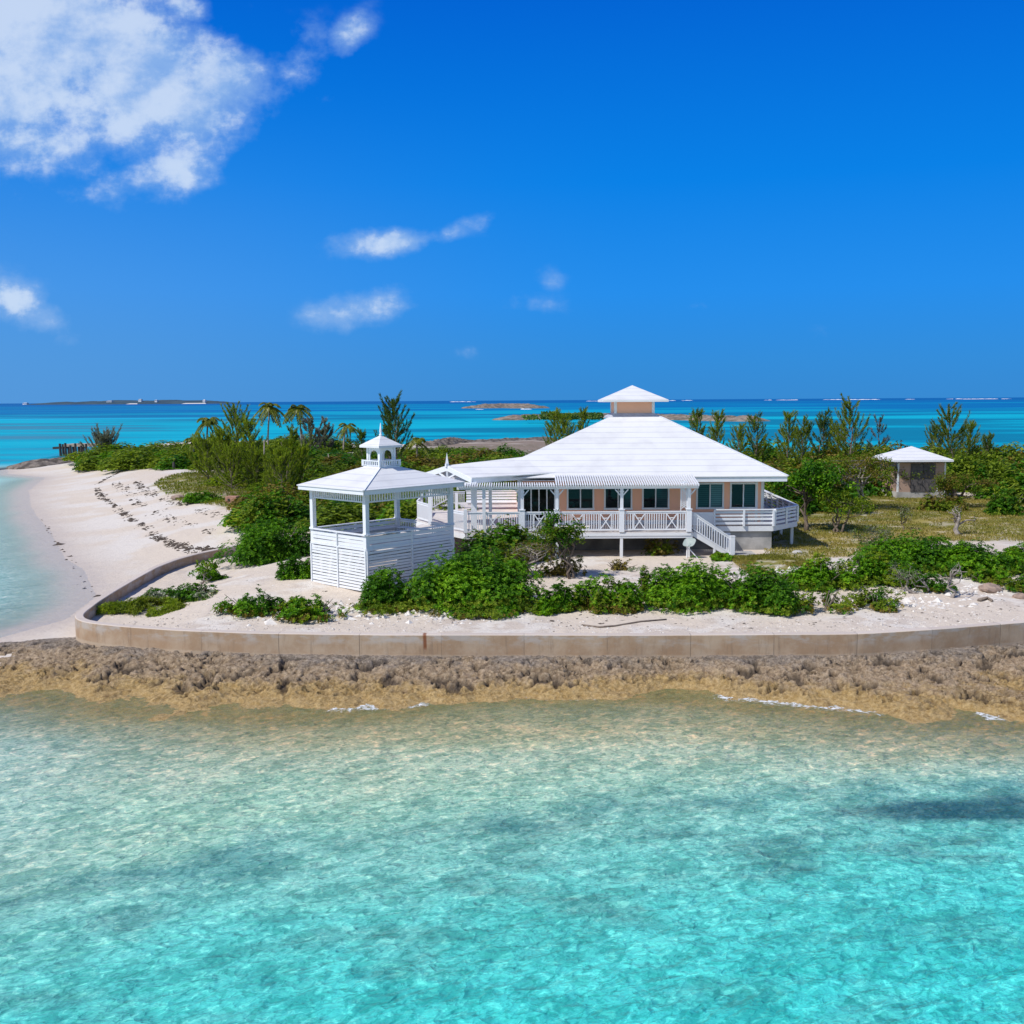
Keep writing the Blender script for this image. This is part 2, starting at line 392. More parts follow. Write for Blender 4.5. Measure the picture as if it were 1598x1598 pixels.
M['mat'] = mat_leaf('mat_plant', (0.07, 0.11, 0.005), (0.165, 0.21, 0.010), (0.28, 0.30, 0.025), 0.3, 0.5, 0.2)
M['weed'] = mat_rough('dry_seaweed', (0.10, 0.075, 0.055), (0.05, 0.04, 0.032), 5, 0.9, 0.3)
M['pebble'] = mat_rough('beach_pebble', (0.34, 0.28, 0.23), (0.60, 0.55, 0.49), 2.5, 0.9, 0.2, thr=(.3, .6))
M['foam'] = mat_rough('foam', (0.85, 0.87, 0.88), (0.72, 0.78, 0.80), 2, 0.6, 0.3)

def glass_mat(name, col, r=0.04, blinds=0.0):
    m, T, p, _ = base_mat(name); tc = T.new('ShaderNodeTexCoord')
    n = T.noise(tc.outputs['Object'], 1.1, 3, 0.5)
    gcol = T.mix(n, tuple(c * 0.5 for c in col), tuple(c * 1.4 for c in col))
    if blinds:                                # slats of a blind behind the pane
        sp = T.new('ShaderNodeSeparateXYZ'); T.l.new(tc.outputs['Object'], sp.inputs[0])
        gcol = T.mix(T.math('MULTIPLY', T.ramp(T.math('FRACT', T.math('MULTIPLY', sp.outputs[2], 9.0)), 0.35, 0.75), blinds), gcol, tuple(min(1, c * 2.6 + 0.02) for c in col))
    T.put(p.inputs['Base Color'], gcol)
    p.inputs['Roughness'].default_value = r; p.inputs['Specular IOR Level'].default_value = 0.32
    T.put(p.inputs['Normal'], T.bump(n, 0.05, 0.02))
    return m
M['glass_dark'] = glass_mat('window_dark', (0.006, 0.009, 0.012))
M['glass_teal'] = glass_mat('window_teal', (0.012, 0.040, 0.048), 0.04, 0.3)
M['glass_pale'] = glass_mat('window_blind', (0.055, 0.12, 0.135), 0.06, 0.35)
M['glass_door'] = glass_mat('door_glass', (0.011, 0.013, 0.011))
#PART2

# ------------------------------------------------------------------ land: coast, sea wall line, heights
W_TOP = 1.42
wall_px = [(358, 853), (313, 862), (275, 872), (241, 885), (213, 900), (175, 922), (147, 939.5), (131, 952), (121.5, 959), (126, 967), (150, 971.5), (200, 976.5),
           (280, 982), (400, 986.5), (600, 989), (799, 989), (1000, 989.5), (1334, 987.5), (1460, 980), (1598, 969)]
wall_line = [PZ(a, b, W_TOP)[:2] for a, b in wall_px]
wall_line = [(-16.2, 62.6)] + wall_line + [(26.0, 40.7), (40.0, 44.8)]
wl_px = [(0, 1085), (100, 1092), (200, 1098), (300, 1102), (420, 1106), (500, 1103), (600, 1098), (700, 1091), (800, 1086), (900, 1083), (1000, 1081), (1100, 1086), (1200, 1096), (1300, 1106), (1450, 1112), (1598, 1118)]
wl = [PZ(a, b, 0.0)[:2] for a, b in wl_px]
WLX = np.array([-27, -24, -20.5] + [p[0] for p in wl] + [24, 40, 90]); WLY = np.array([40.5, 37.6, 35.6] + [p[1] for p in wl] + [30.2, 27.5, 22])
WBX = np.array([-30, -26, -21.5, -17.75, -16.1, -13.6, -9.6, -7.7, 0, 12.66, 19.8, 40, 90]); WBY = np.array([39.3, 39.3, 40.9, 41.2, 39.75, 38.75, 37.65, 37.3, 37.2, 37.2, 38.9, 44.8, 58])
front = sorted([(x, y) for x, y in zip(WLX, WLY)], key=lambda p: -p[0])
coast = front + [(-26.5, 39.8), (-22.6, 41.6), (-21.5, 44.6), (-20.8, 46.8), (-21.7, 52.6), (-25.8, 60.9), (-29.2, 66), (-36.2, 79.4), (-42, 90), (-47.1, 99.5),
    (-56, 118), (-63, 138), (-72, 146), (-77, 156), (-72, 168), (-76, 180), (-82, 195), (-86, 215), (-70, 232), (-36, 236), (-20, 212), (-5, 225), (10, 243),
    (24, 205), (38, 152), (60, 133), (100, 122), (220, 118), (220, 10)]
yard_poly = wall_line + [(40, 75), (-12, 75)]

def px_poly(pts, z=1.8): return [PZ(a, b, z)[:2] for a, b in pts]
lawn_poly = px_poly([(1204, 866), (1206, 842), (1240, 800), (1285, 775), (1398, 768), (1500, 775), (1640, 790), (1640, 850), (1565, 843), (1430, 846), (1360, 858), (1330, 868), (1268, 872), (1240, 884), (1196, 876)])
grass_left = px_poly([(246, 752), (262, 744), (310, 738), (420, 752), (420, 800), (380, 792), (330, 783), (290, 777), (268, 768)], 1.7)
grass_mid = px_poly([(1140, 868), (1200, 868), (1262, 880), (1240, 905), (1180, 905)])
litter = px_poly([(395, 800), (440, 742), (700, 716), (1000, 716), (1240, 770), (1300, 772), (1420, 765), (1700, 778), (1700, 715), (1300, 712), (900, 690), (640, 700), (330, 728), (300, 740)])
penin = px_poly([(185, 724), (200, 700), (330, 695), (340, 738), (260, 733)], 1.5)
rocky_back = px_poly([(640, 716), (664, 690), (860, 680), (900, 690), (860, 712), (760, 716)], 0.9)

def land_z(x, y):
    d = poly_sd(x, y, coast)
    dl = d + 0.7 * (fbm(x * 0.25, y * 0.25, 3, 5) - 0.5)
    nat = np.where(d > 0, 1.82 * sstep(0, 17, dl) * 0.75 + 0.25 * 1.82 * np.clip(dl / 17, 0, 1), d * 0.11)
    nat = np.maximum(nat, -4.0)
    yd = poly_sd(x, y, yard_poly)
    wd = line_d(x, y, wall_line)
    yard = 1.385 - 0.45 * sstep(-10.5, -16.5, x) * sstep(9, 2, wd) + 0.42 * sstep(0.5, 13, wd) + 0.10 * (fbm(x * 0.5, y * 0.5, 4, 11) - 0.5) * sstep(0.2, 2.0, wd)
    z = np.where(yd > 0, np.maximum(nat, yard), nat)
    z = z + np.where(d > 2, 0.05 * (fbm(x * 1.6, y * 1.6, 4, 21) - 0.5), 0)
    z = z - np.where((d > -8) & (yd < 0) & (y < 41) & (x > -19), 0.55, 0.0)      # bed under the rock shelf
    return z, d, yd
def ground_at(x, y):
    z, _, _ = land_z(np.array([float(x)]), np.array([float(y)])); return float(z[0])

def build_land():
    gx = np.concatenate([np.linspace(-240, -110, 40, False), np.linspace(-110, -26, 180, False), np.arange(-26, 26, 0.13), np.linspace(26, 60, 100, False), np.linspace(60, 240, 70)])
    gy = np.concatenate([np.linspace(-40, 12, 20, False), np.linspace(12, 33, 60, False), np.arange(33, 58, 0.13), np.arange(58, 100, 0.35), np.arange(100, 262, 1.3)])
    X, Y = np.meshgrid(gx, gy); Z, D, YD = land_z(X, Y)
    me, _ = grid_mesh("ground", X, Y, Z, [])
    x, y, z, d, yd = X.ravel(), Y.ravel(), Z.ravel(), D.ravel(), YD.ravel()
    nb = fbm(x * 0.35, y * 0.35, 5, 3); ns = fbm(x * 1.7, y * 1.7, 4, 8)
    sand = np.array([0.60, 0.515, 0.418]); sand_w = np.array([0.63, 0.575, 0.505]); wet = np.array([0.55, 0.475, 0.40])
    c = sand + (sand_w - sand) * sstep(0.42, 0.62, nb)[:, None]
    def blend(c, col, m): return c + (np.array(col) - c) * np.clip(m, 0, 1)[:, None]
    c = blend(c, wet, sstep(4.5, 0.3, d + 1.5 * (nb - 0.5)) * (y > 42) * 0.9)
    c = blend(c, (0.47, 0.41, 0.36), sstep(1.6, 0.0, d + 2.0 * (ns - 0.5)) * (y > 42) * 0.7)
    c = blend(c, (0.40, 0.36, 0.24), sstep(0.2, -2.0, d) * sstep(46, 40, y))                       # sea bed
    # the upper beach and the front strip are stonier
    stony = sstep(0.45, 0.6, ns) * sstep(0.42, 0.55, nb)
    c = blend(c, (0.46, 0.37, 0.29), stony * 0.55 * (yd > 0))
    def soft(poly, w, amp): return sstep(-w, w, poly_sd(x, y, poly) + amp * (fbm(x * 0.6, y * 0.6, 4, 31) - 0.5) * 2)
    g = soft(lawn_poly, 0.8, 1.6); patch = fbm(x * 0.22, y * 0.5, 4, 41)
    lawn = np.array([0.18, 0.175, 0.032])[None] * (1 - sstep(0.38, 0.66, patch))[:, None] + np.array([0.33, 0.265, 0.075])[None] * sstep(0.38, 0.66, patch)[:, None]
    c = c + (lawn - c) * (g * (0.55 + 0.45 * sstep(0.3, 0.55, ns)))[:, None]
    bare = g * sstep(0.64, 0.76, fbm(x * 0.45, y * 0.9, 4, 57)) * 0.6
    c = blend(c, (0.52, 0.45, 0.33), bare)
    g2 = np.maximum(soft(grass_left, 0.8, 2.2), soft(grass_mid, 0.3, 1.0))
    c = blend(c, (0.22, 0.20, 0.055), g2 * (0.35 + 0.65 * sstep(0.35, 0.55, ns)))
    lit = np.maximum(soft(litter, 1.2, 2.0), soft(penin, 1.5, 2.0))
    c = blend(c, (0.14, 0.115, 0.065), lit * (0.6 + 0.4 * sstep(0.35, 0.5, ns)))
    rb = soft(rocky_back, 2.5, 4.0)
    c = blend(c, np.array([0.24, 0.185, 0.14]), rb * (0.45 + 0.55 * sstep(0.35, 0.6, fbm(x * 0.12, y * 0.12, 4, 71))))
    c = blend(c, (0.075, 0.06, 0.052), sstep(9, 2, d) * (y > 180) * (d > 0) * (x > -40))
    set_col(me, "gcol", c)
    set_val(me, "gveg", np.clip(g + g2 + lit, 0, 1))
    m, T, p, _ = base_mat("sand_and_grass"); tc = T.new('ShaderNodeTexCoord'); v = tc.outputs['Object']
    a = T.attr("gcol").outputs['Color']
    n = T.noise(v, 9.0, 6, 0.65); n2 = T.noise(v, 2.2, 5, 0.6); n3 = T.noise(v, 38.0, 3, 0.6)
    c1 = T.mix(T.math('MULTIPLY', T.ramp(n, 0.52, 0.72), 0.30), a, T.mix(1.0, a, (0.55, 0.5, 0.46), 'MULTIPLY'))
    c1 = T.mix(T.math('MULTIPLY', T.ramp(n2, 0.5, 0.75), 0.22), c1, T.mix(1.0, a, (0.72, 0.70, 0.68), 'MULTIPLY'))
    c1 = T.mix(T.math('MULTIPLY', T.ramp(n3, 0.66, 0.72), 0.5), c1, T.mix(1.0, a, (0.42, 0.38, 0.34), 'MULTIPLY'))
    T.put(p.inputs['Base Color'], c1); p.inputs['Roughness'].default_value = 0.92; p.inputs['Specular IOR Level'].default_value = 0.15
    b = T.bump(n, 0.5, 0.05); b = T.bump(n2, 0.5, 0.12, b); T.put(p.inputs['Normal'], b)
    me.materials.append(m)
    return tag(link("ground", me), kind='structure')
build_land()

# ------------------------------------------------------------------ rock shelf in front of the sea wall
def rock_mat():
    m, T, p, _ = base_mat("limestone_shelf"); g = T.new('ShaderNodeNewGeometry'); v = g.outputs['Position']
    t = T.attr("tide"); s = t.outputs['Fac']
    n = T.noise(v, 1.6, 6, 0.65); n2 = T.noise(v, 7.0, 6, 0.65); n3 = T.noise(T.mapping(v, (1, 1.8, 2.5)), 22.0, 4, 0.65)
    f = T.math('ADD', s, T.math('MULTIPLY', T.math('SUBTRACT', n, 0.5), 0.75))
    low = T.mix(T.ramp(n2, 0.35, 0.65), (0.44, 0.285, 0.105), (0.62, 0.44, 0.205))
    mid = T.mix(T.ramp(n2, 0.35, 0.65), (0.34, 0.24, 0.145), (0.56, 0.425, 0.285))
    top = T.mix(T.ramp(n2, 0.35, 0.65), (0.21, 0.175, 0.14), (0.43, 0.36, 0.295))
    c = T.mix(T.ramp(f, 0.15, 0.5), low, mid); c = T.mix(T.ramp(f, 0.62, 0.98), c, top)
    pit = T.attr("pit").outputs['Fac']
    c = T.mix(T.math('MULTIPLY', T.ramp(n3, 0.52, 0.66), 0.75), c, T.mix(1.0, c, (0.38, 0.35, 0.33), 'MULTIPLY'))
    c = T.mix(T.math('MULTIPLY', pit, 0.8), c, (0.055, 0.042, 0.033))
    n4 = T.noise(T.mapping(v, (0.8, 1.0, 2.0)), 3.2, 5, 0.7)
    c = T.mix(T.math('MULTIPLY', T.ramp(n4, 0.54, 0.68), 0.6), c, T.mix(1.0, c, (0.42, 0.38, 0.36), 'MULTIPLY'))
    T.put(p.inputs['Base Color'], c); p.inputs['Roughness'].default_value = 0.88; p.inputs['Specular IOR Level'].default_value = 0.25
    b = T.bump(n2, 0.9, 0.10); b = T.bump(n3, 1.0, 0.06, b); T.put(p.inputs['Normal'], b)
    return m
M['rock'] = rock_mat()
def build_rock():
    gx = np.concatenate([np.linspace(-32, -27, 60, False), np.arange(-27, 28, 0.05), np.linspace(28, 95, 220)])
    gy = np.concatenate([np.linspace(20, 30.5, 60, False), np.arange(30.5, 42.5, 0.05), np.linspace(42.5, 60, 60)])
    X, Y = np.meshgrid(gx, gy)
    yw = np.interp(X, WLX, WLY); yb = np.interp(X, WBX, WBY)
    wob = 0.95 * (fbm(X * 0.55, Y * 0.35, 5, 101) - 0.5)
    s = (Y - yw) / np.maximum(yb - yw, 0.6) + wob * sstep(1.2, 0.6, (Y - yw) / np.maximum(yb - yw, 0.6))
    hgt = np.interp(X, [-30, -24, -20, -15, 40], [0.06, 0.14, 0.36, 0.62, 0.62])
    base = np.where(s > 0, hgt * np.clip(s, 0, 1) ** 0.75, np.where(s > -1.3, s * 0.28, s * 0.9 + 0.806))
    # warped domain gives the leaning, splintered look of karst
    wx = X + 0.35 * fbm(X * 1.5, Y * 1.5, 3, 131); wy = Y + 0.35 * fbm(X * 1.5 + 40, Y * 1.5, 3, 137)
    r1 = 1 - np.abs(2 * fbm(wx * 0.75, wy * 1.0, 4, 141) - 1); r2 = 1 - np.abs(2 * fbm(wx * 2.3 + wy * 0.8, wy * 2.6, 4, 151) - 1); r3 = 1 - np.abs(2 * fbm(wx * 6.5 - wy * 3, wy * 9.5, 3, 161) - 1)
    amp = (0.12 * sstep(-1.2, -0.4, s) + 0.88 * sstep(-0.12, 0.30, s)) * (1 - 0.75 * sstep(0.8, 1.05, s)) * np.interp(X, [-30, -24, -17], [0.35, 0.5, 1.0])
    rough = 0.15 * (r1 - 0.66) + 0.15 * (r2 - 0.62) + 0.18 * (r3 - 0.60)
    pitn = fbm(wx * 1.7 + 7, wy * 2.0 + 3, 4, 171); pit = sstep(0.60, 0.67, pitn) * sstep(0.05, 0.3, s) * sstep(1.05, 0.85, s)
    c1 = np.abs(2 * fbm(wx * 0.7 - wy * 0.9, wy * 2.2 + wx * 0.3, 4, 181) - 1); c2 = np.abs(2 * fbm(wx * 2.0 - wy * 2.0, wy * 4.4 + 11, 3, 191) - 1)
    crack = np.maximum(sstep(0.075, 0.02, c1) * sstep(0.40, 0.55, fbm(wx * 0.8, wy * 1.2, 3, 195)), 0.75 * sstep(0.085, 0.02, c2) * sstep(0.42, 0.58, fbm(wx * 1.1 + 5, wy * 1.6, 3, 196))) * sstep(0.02, 0.25, s) * sstep(1.08, 0.85, s); pit = np.maximum(pit, crack)
    rough = rough - 0.17 * crack
    z = base + amp * rough - 0.20 * pit * amp
    # stepped ledges: soft quantise
    q = 0.11; zq = np.floor(z / q) * q + q * sstep(0.25, 0.75, z / q - np.floor(z / q)); z = 0.7 * z + 0.3 * zq
    z = np.where(s > 1.15, -0.2 - (s - 1.15), z)
    z = np.where((X < -17.4) & (Y > yb), np.minimum(z, 0.25 - (Y - yb) * 0.35), z)
    me, _ = grid_mesh("rock_shelf", X, Y, z, [M['rock']])
    set_val(me, "tide", np.clip(s, -0.5, 1.2)); set_val(me, "pit", np.maximum(pit * sstep(0.5, 0.7, pitn + 0.05), crack))
    return tag(link("rock_shelf", me), kind='structure')
build_rock()

# ------------------------------------------------------------------ the sea
drop_line = [PZ(a, b, 0.0)[:2] for a, b in [(-200, 1440), (0, 1410), (200, 1375), (400, 1325), (600, 1300), (800, 1285), (1000, 1270), (1200, 1240), (1400, 1232), (1598, 1225), (1900, 1222)]]
DX = np.array([p[0] for p in drop_line]); DY = np.array([p[1] for p in drop_line])
def build_sea():
    sx = np.cumsum(0.4 * 1.045 ** np.arange(1, 235)); cx = np.arange(-40, 40.01, 0.4)
    gx = np.concatenate([-40 - sx[::-1], cx, 40 + sx])
    sy = np.cumsum(0.35 * 1.020 ** np.arange(1, 400)); sy2 = np.cumsum(0.5 * 1.12 ** np.arange(1, 60))
    gy = np.concatenate([8 - sy2[::-1], np.arange(8, 45, 0.3), 45 + sy]); gy = gy[gy < 60000]
    X, Y = np.meshgrid(gx, gy); x, y = X.ravel(), Y.ravel()
    d = poly_sd(x, y, coast)
    me, _ = grid_mesh("sea", X, Y, np.zeros_like(X), [])
    L = lambda *a: np.array(lin(*a))
    def bl(c, col, m): return c + (col - c) * np.clip(m, 0, 1)[:, None]
    # near front: olive shallows, grey-green, then turquoise past the drop-off
    yw = np.interp(x, WLX, WLY); off = yw - y
    dd = np.interp(x, DX, DY) - y + 1.1 * (fbm(x * 0.35, y * 0.35, 4, 201) - 0.5) * 2
    wob = (fbm(x * 0.18, y * 0.4, 4, 211) - 0.5) * 4
    c = np.tile(L(190, 162, 100), (len(x), 1))
    c = bl(c, L(190, 186, 144), sstep(0.5, 2.4, off + wob * .4)); c = bl(c, L(178, 196, 166), sstep(2.4, 6.5, off + wob)); c = bl(c, L(164, 204, 176), sstep(6.0, 9.5, off + wob))
    left = sstep(-6, -17, x + wob)
    c = bl(c, L(165, 196, 180), left * sstep(1.0, 4.0, off + wob) * 0.8)
    c = bl(c, L(136, 200, 182), sstep(-2.4, 1.6, dd)); c = bl(c, L(100, 202, 188), sstep(0.4, 4.5, dd)); c = bl(c, L(70, 204, 194), sstep(2.5, 8.5, dd))
    # rock edge and weed patches on the sea bed just past the drop-off
    pn = fbm(x * 0.55, y * 1.1, 4, 221)
    weed = sstep(0.50, 0.64, pn) * sstep(-1.2, 0.1, dd) * (0.35 + 0.65 * sstep(7.0, 2.0, dd))
    c = bl(c, L(96, 158, 148), weed * 0.8)
    ledge = np.exp(-((dd - 0.1) / 0.35) ** 2) * sstep(0.42, 0.62, fbm(x * 0.5, y * 0.3, 3, 231))
    c = bl(c, L(78, 132, 128), ledge * 0.5)
    bx, by, _ = PZ(1540, 1262, 0)
    dark = np.exp(-(((x - bx) / 4.2) ** 2 + ((y - by - 0.1 * (x - bx)) / 0.85) ** 2)) * (0.15 + 1.7 * fbm(x * 0.9, y * 1.6, 4, 241))
    c = bl(c, L(44, 84, 92), 0.8 * sstep(0.26, 0.85, dark * (0.4 + 1.2 * fbm(x * 1.6, y * 2.6, 3, 245))))
    # left lagoon
    lag = bl(np.tile(L(210, 222, 206), (len(x), 1)), L(176, 222, 212), sstep(-1.0, -6, d)); lag = bl(lag, L(126, 212, 212), sstep(-6, -20, d)); lag = bl(lag, L(40, 165, 190), sstep(-26, -70, d))
    wl_ = sstep(37, 44, y + wob * .3) * (x < -8)
    c = bl(c, lag, wl_)
    # open sea: sea-grass and sand bands, then deep water
    yy = np.maximum(y, 20.0); t = np.log(yy); ax = x / yy
    n1 = fbm(ax * 2.2 + t * 0.7 + 3, t * 7.0, 4, 251); n2 = fbm(ax * 5.0 - t, t * 19.0, 4, 261); nn = 0.62 * n1 + 0.38 * n2
    sea = np.tile(L(4, 150, 176), (len(x), 1))
    sea = bl(sea, L(14, 168, 188), sstep(0.54, 0.36, nn))
    grassy = sstep(0.48, 0.57, nn)
    gcol = L(12, 112, 142) + (L(66, 128, 150) - L(12, 112, 142)) * (sstep(-0.2, -0.5, ax) * sstep(900, 300, y))[:, None]
    sea = sea + (gcol - sea) * (grassy * 0.85)[:, None]
    deep = sstep(430, 1300, y * (0.8 + 0.5 * n1))
    sea = bl(sea, L(4, 102, 160), deep * (0.55 + 0.6 * sstep(0.35, 0.6, n2))); sea = bl(sea, L(10, 92, 152), sstep(1800, 5000, y))
    band = np.exp(-((t - math.log(640) - 0.05 * (n1 - 0.5)) / 0.045) ** 2) * sstep(-0.12, -0.30, ax)
    sea = bl(sea, L(22, 172, 205), band * 0.9)
    far = np.maximum(sstep(118, 170, y), sstep(70, 200, np.abs(x) * (y > 60)))
    far = far * (1 - 0.0)
    c = bl(c, sea, far)
    c = bl(c, lag, wl_ * sstep(175, 150, y) * sstep(-75, -20, d) * far)
    set_col(me, "wcol", c)
    fr_ = sstep(45, 40, y); a0_ = 0.04 + 0.28 * fr_; al = np.where(d > 0, a0_, a0_ + (1 - a0_) * sstep(0.0, np.where(y > 42, 8.5, 6.0), -d + 1.0 * (fbm(x * .5, y * .5, 3, 271) - .5)))
    set_val(me, "wbody", al)
    set_val(me, "wnear", sstep(140, 20, y))
    fo = sstep(1.5, 0.35, np.abs(off + 0.15 + 1.2 * (fbm(x * 0.5, y * 0.5, 3, 281) - 0.5))) * sstep(0.34, 0.50, fbm(x * 0.22 + 5, y * 0.1, 3, 291)) * (y < 38)
    fo = np.maximum(fo, 0.55 * sstep(0.9, 0.1, np.abs(d + 0.8)) * (y > 40) * (y < 130) * sstep(0.48, 0.62, fbm(x * 0.15, y * 0.15, 3, 295)))
    set_val(me, "wfoam", fo)
    m = bpy.data.materials.new("sea_water"); m.use_nodes = True; T = NT(m.node_tree); T.n.clear()
    out = T.new('ShaderNodeOutputMaterial'); g = T.new('ShaderNodeNewGeometry'); v = g.outputs['Position']
    near = T.attr("wnear").outputs['Fac']; body = T.attr("wbody").outputs['Fac']; wc = T.attr("wcol").outputs['Color']; fm = T.attr("wfoam").outputs['Fac']
    vv = T.mapping(T.mapping(v, (1, 1, 1), (0, 0, -0.62)), (0.70, 1.25, 1.0))
    ridge = lambda n: T.math('SUBTRACT', 1.0, T.math('ABSOLUTE', T.math('MULTIPLY_ADD', n, 2.0, -1.0)))
    n1 = T.noise(vv, 0.85, 2, 0.5); n2 = ridge(T.noise(vv, 1.7, 2, 0.5, 0.4)); n3 = ridge(T.noise(vv, 4.2, 2, 0.5, 0.3)); n4 = T.noise(vv, 12, 2, 0.5)
    # the bed seen through the ripples: pale sand, weedy stones and painted-in light flecks, jittered by the surface
    jit = T.new('ShaderNodeMix', data_type='VECTOR'); T.put(jit.inputs[0], 0.16); T.l.new(v, jit.inputs[4])
    nz = T.new('ShaderNodeTexNoise'); T.l.new(vv, nz.inputs['Vector']); nz.inputs['Scale'].default_value = 3.2; nz.inputs['Detail'].default_value = 3
    sc_ = T.new('ShaderNodeVectorMath', operation='SCALE'); T.l.new(nz.outputs['Color'], sc_.inputs[0]); sc_.inputs['Scale'].default_value = 0.60
    ad = T.new('ShaderNodeVectorMath', operation='ADD'); T.l.new(v, ad.inputs[0]); T.l.new(sc_.outputs[0], ad.inputs[1]); vj = T.mapping(T.mapping(ad.outputs[0], (1, 1, 1), (0, 0, -0.62)), (0.75, 1.2, 0.0))
    bedL = T.noise(vj, 0.42, 4, 0.6); bed = T.noise(vj, 1.5, 4, 0.62); bedS_glint = T.noise(vj, 4.4, 3, 0.62, 0.0)
    dk = T.math('ADD', T.math('MULTIPLY', T.ramp(bedL, 0.44, 0.62), 0.34), T.math('MULTIPLY', T.ramp(bed, 0.50, 0.57), 0.42))
    dk = T.math('MULTIPLY', T.math('ADD', dk, T.math('MULTIPLY', T.ramp(bedS_glint, 0.52, 0.60), 0.60)), near)
    c = T.mix(T.math('MINIMUM', dk, 0.85), wc, T.mix(1.0, wc, (0.40, 0.57, 0.56), 'MULTIPLY'))
    glint = T.math('MULTIPLY', T.math('ADD', T.math('MULTIPLY', T.ramp(bed, 0.44, 0.37), 0.30), T.math('MULTIPLY', T.ramp(bedS_glint, 0.44, 0.36), 0.80)), near)
    c = T.mix(T.math('MINIMUM', glint, 0.9), c, T.mix(1.0, c, (1.95, 1.42, 1.34), 'MULTIPLY'))  # caustic-like flecks of light painted into the water's base colour
    spots = T.noise(v, 0.55, 2, 0.5); sp2 = T.noise(v, 1.9, 3, 0.6)
    c = T.mix(T.math('MULTIPLY', T.math('MULTIPLY', T.ramp(sp2, 0.70, 0.76), T.ramp(spots, 0.45, 0.6)), T.math('MULTIPLY', near, 0.6)), c, (0.22, 0.16, 0.07))
    h = T.math('ADD', T.math('MULTIPLY', n1, 0.30), T.math('MULTIPLY', n2, 0.16))
    h = T.math('ADD', h, T.math('ADD', T.math('MULTIPLY', n3, 0.075), T.math('MULTIPLY', n4, 0.03)))
    nb = T.bump(h, T.math('MULTIPLY', near, 1.0), 0.62)
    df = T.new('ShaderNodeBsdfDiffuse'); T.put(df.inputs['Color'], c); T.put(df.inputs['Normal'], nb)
    tr = T.new('ShaderNodeBsdfTransparent'); T.put(tr.inputs[0], T.mix(T.ramp(body, 0.04, 0.34), (1, 1, 1), (0.72, 0.92, 0.90)))
    m1 = T.new('ShaderNodeMixShader'); T.put(m1.inputs[0], body); T.l.new(tr.outputs[0], m1.inputs[1]); T.l.new(df.outputs[0], m1.inputs[2])
    gl = T.new('ShaderNodeBsdfGlossy'); T.put(gl.inputs['Roughness'], T.math('ADD', 0.24, T.math('MULTIPLY', near, -0.02))); T.put(gl.inputs['Normal'], nb)
    fr = T.new('ShaderNodeFresnel'); fr.inputs[0].default_value = 1.333; T.put(fr.inputs[1], nb)
    ff = T.math('MINIMUM', fr.outputs[0], T.math('ADD', 0.10, T.math('MULTIPLY', near, 0.08)))
    m2 = T.new('ShaderNodeMixShader'); T.put(m2.inputs[0], ff); T.l.new(m1.outputs[0], m2.inputs[1]); T.l.new(gl.outputs[0], m2.inputs[2])
    fn = T.noise(T.mapping(v, (1.0, 1.3, 1)), 5.0, 7, 0.75, 1.0)
    ffm = T.math('MULTIPLY', T.ramp(T.math('ADD', fn, T.math('MULTIPLY', T.math('SUBTRACT', fm, 1.0), 0.5)), 0.42, 0.56), 0.85)
    fd = T.new('ShaderNodeBsdfDiffuse'); fd.inputs[0].default_value = (0.82, 0.86, 0.87, 1)
    m3 = T.new('ShaderNodeMixShader'); T.put(m3.inputs[0], ffm); T.l.new(m2.outputs[0], m3.inputs[1]); T.l.new(fd.outputs[0], m3.inputs[2])
    T.l.new(m3.outputs[0], out.inputs[0])
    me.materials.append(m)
    return tag(link("sea", me), kind='structure')
build_sea()

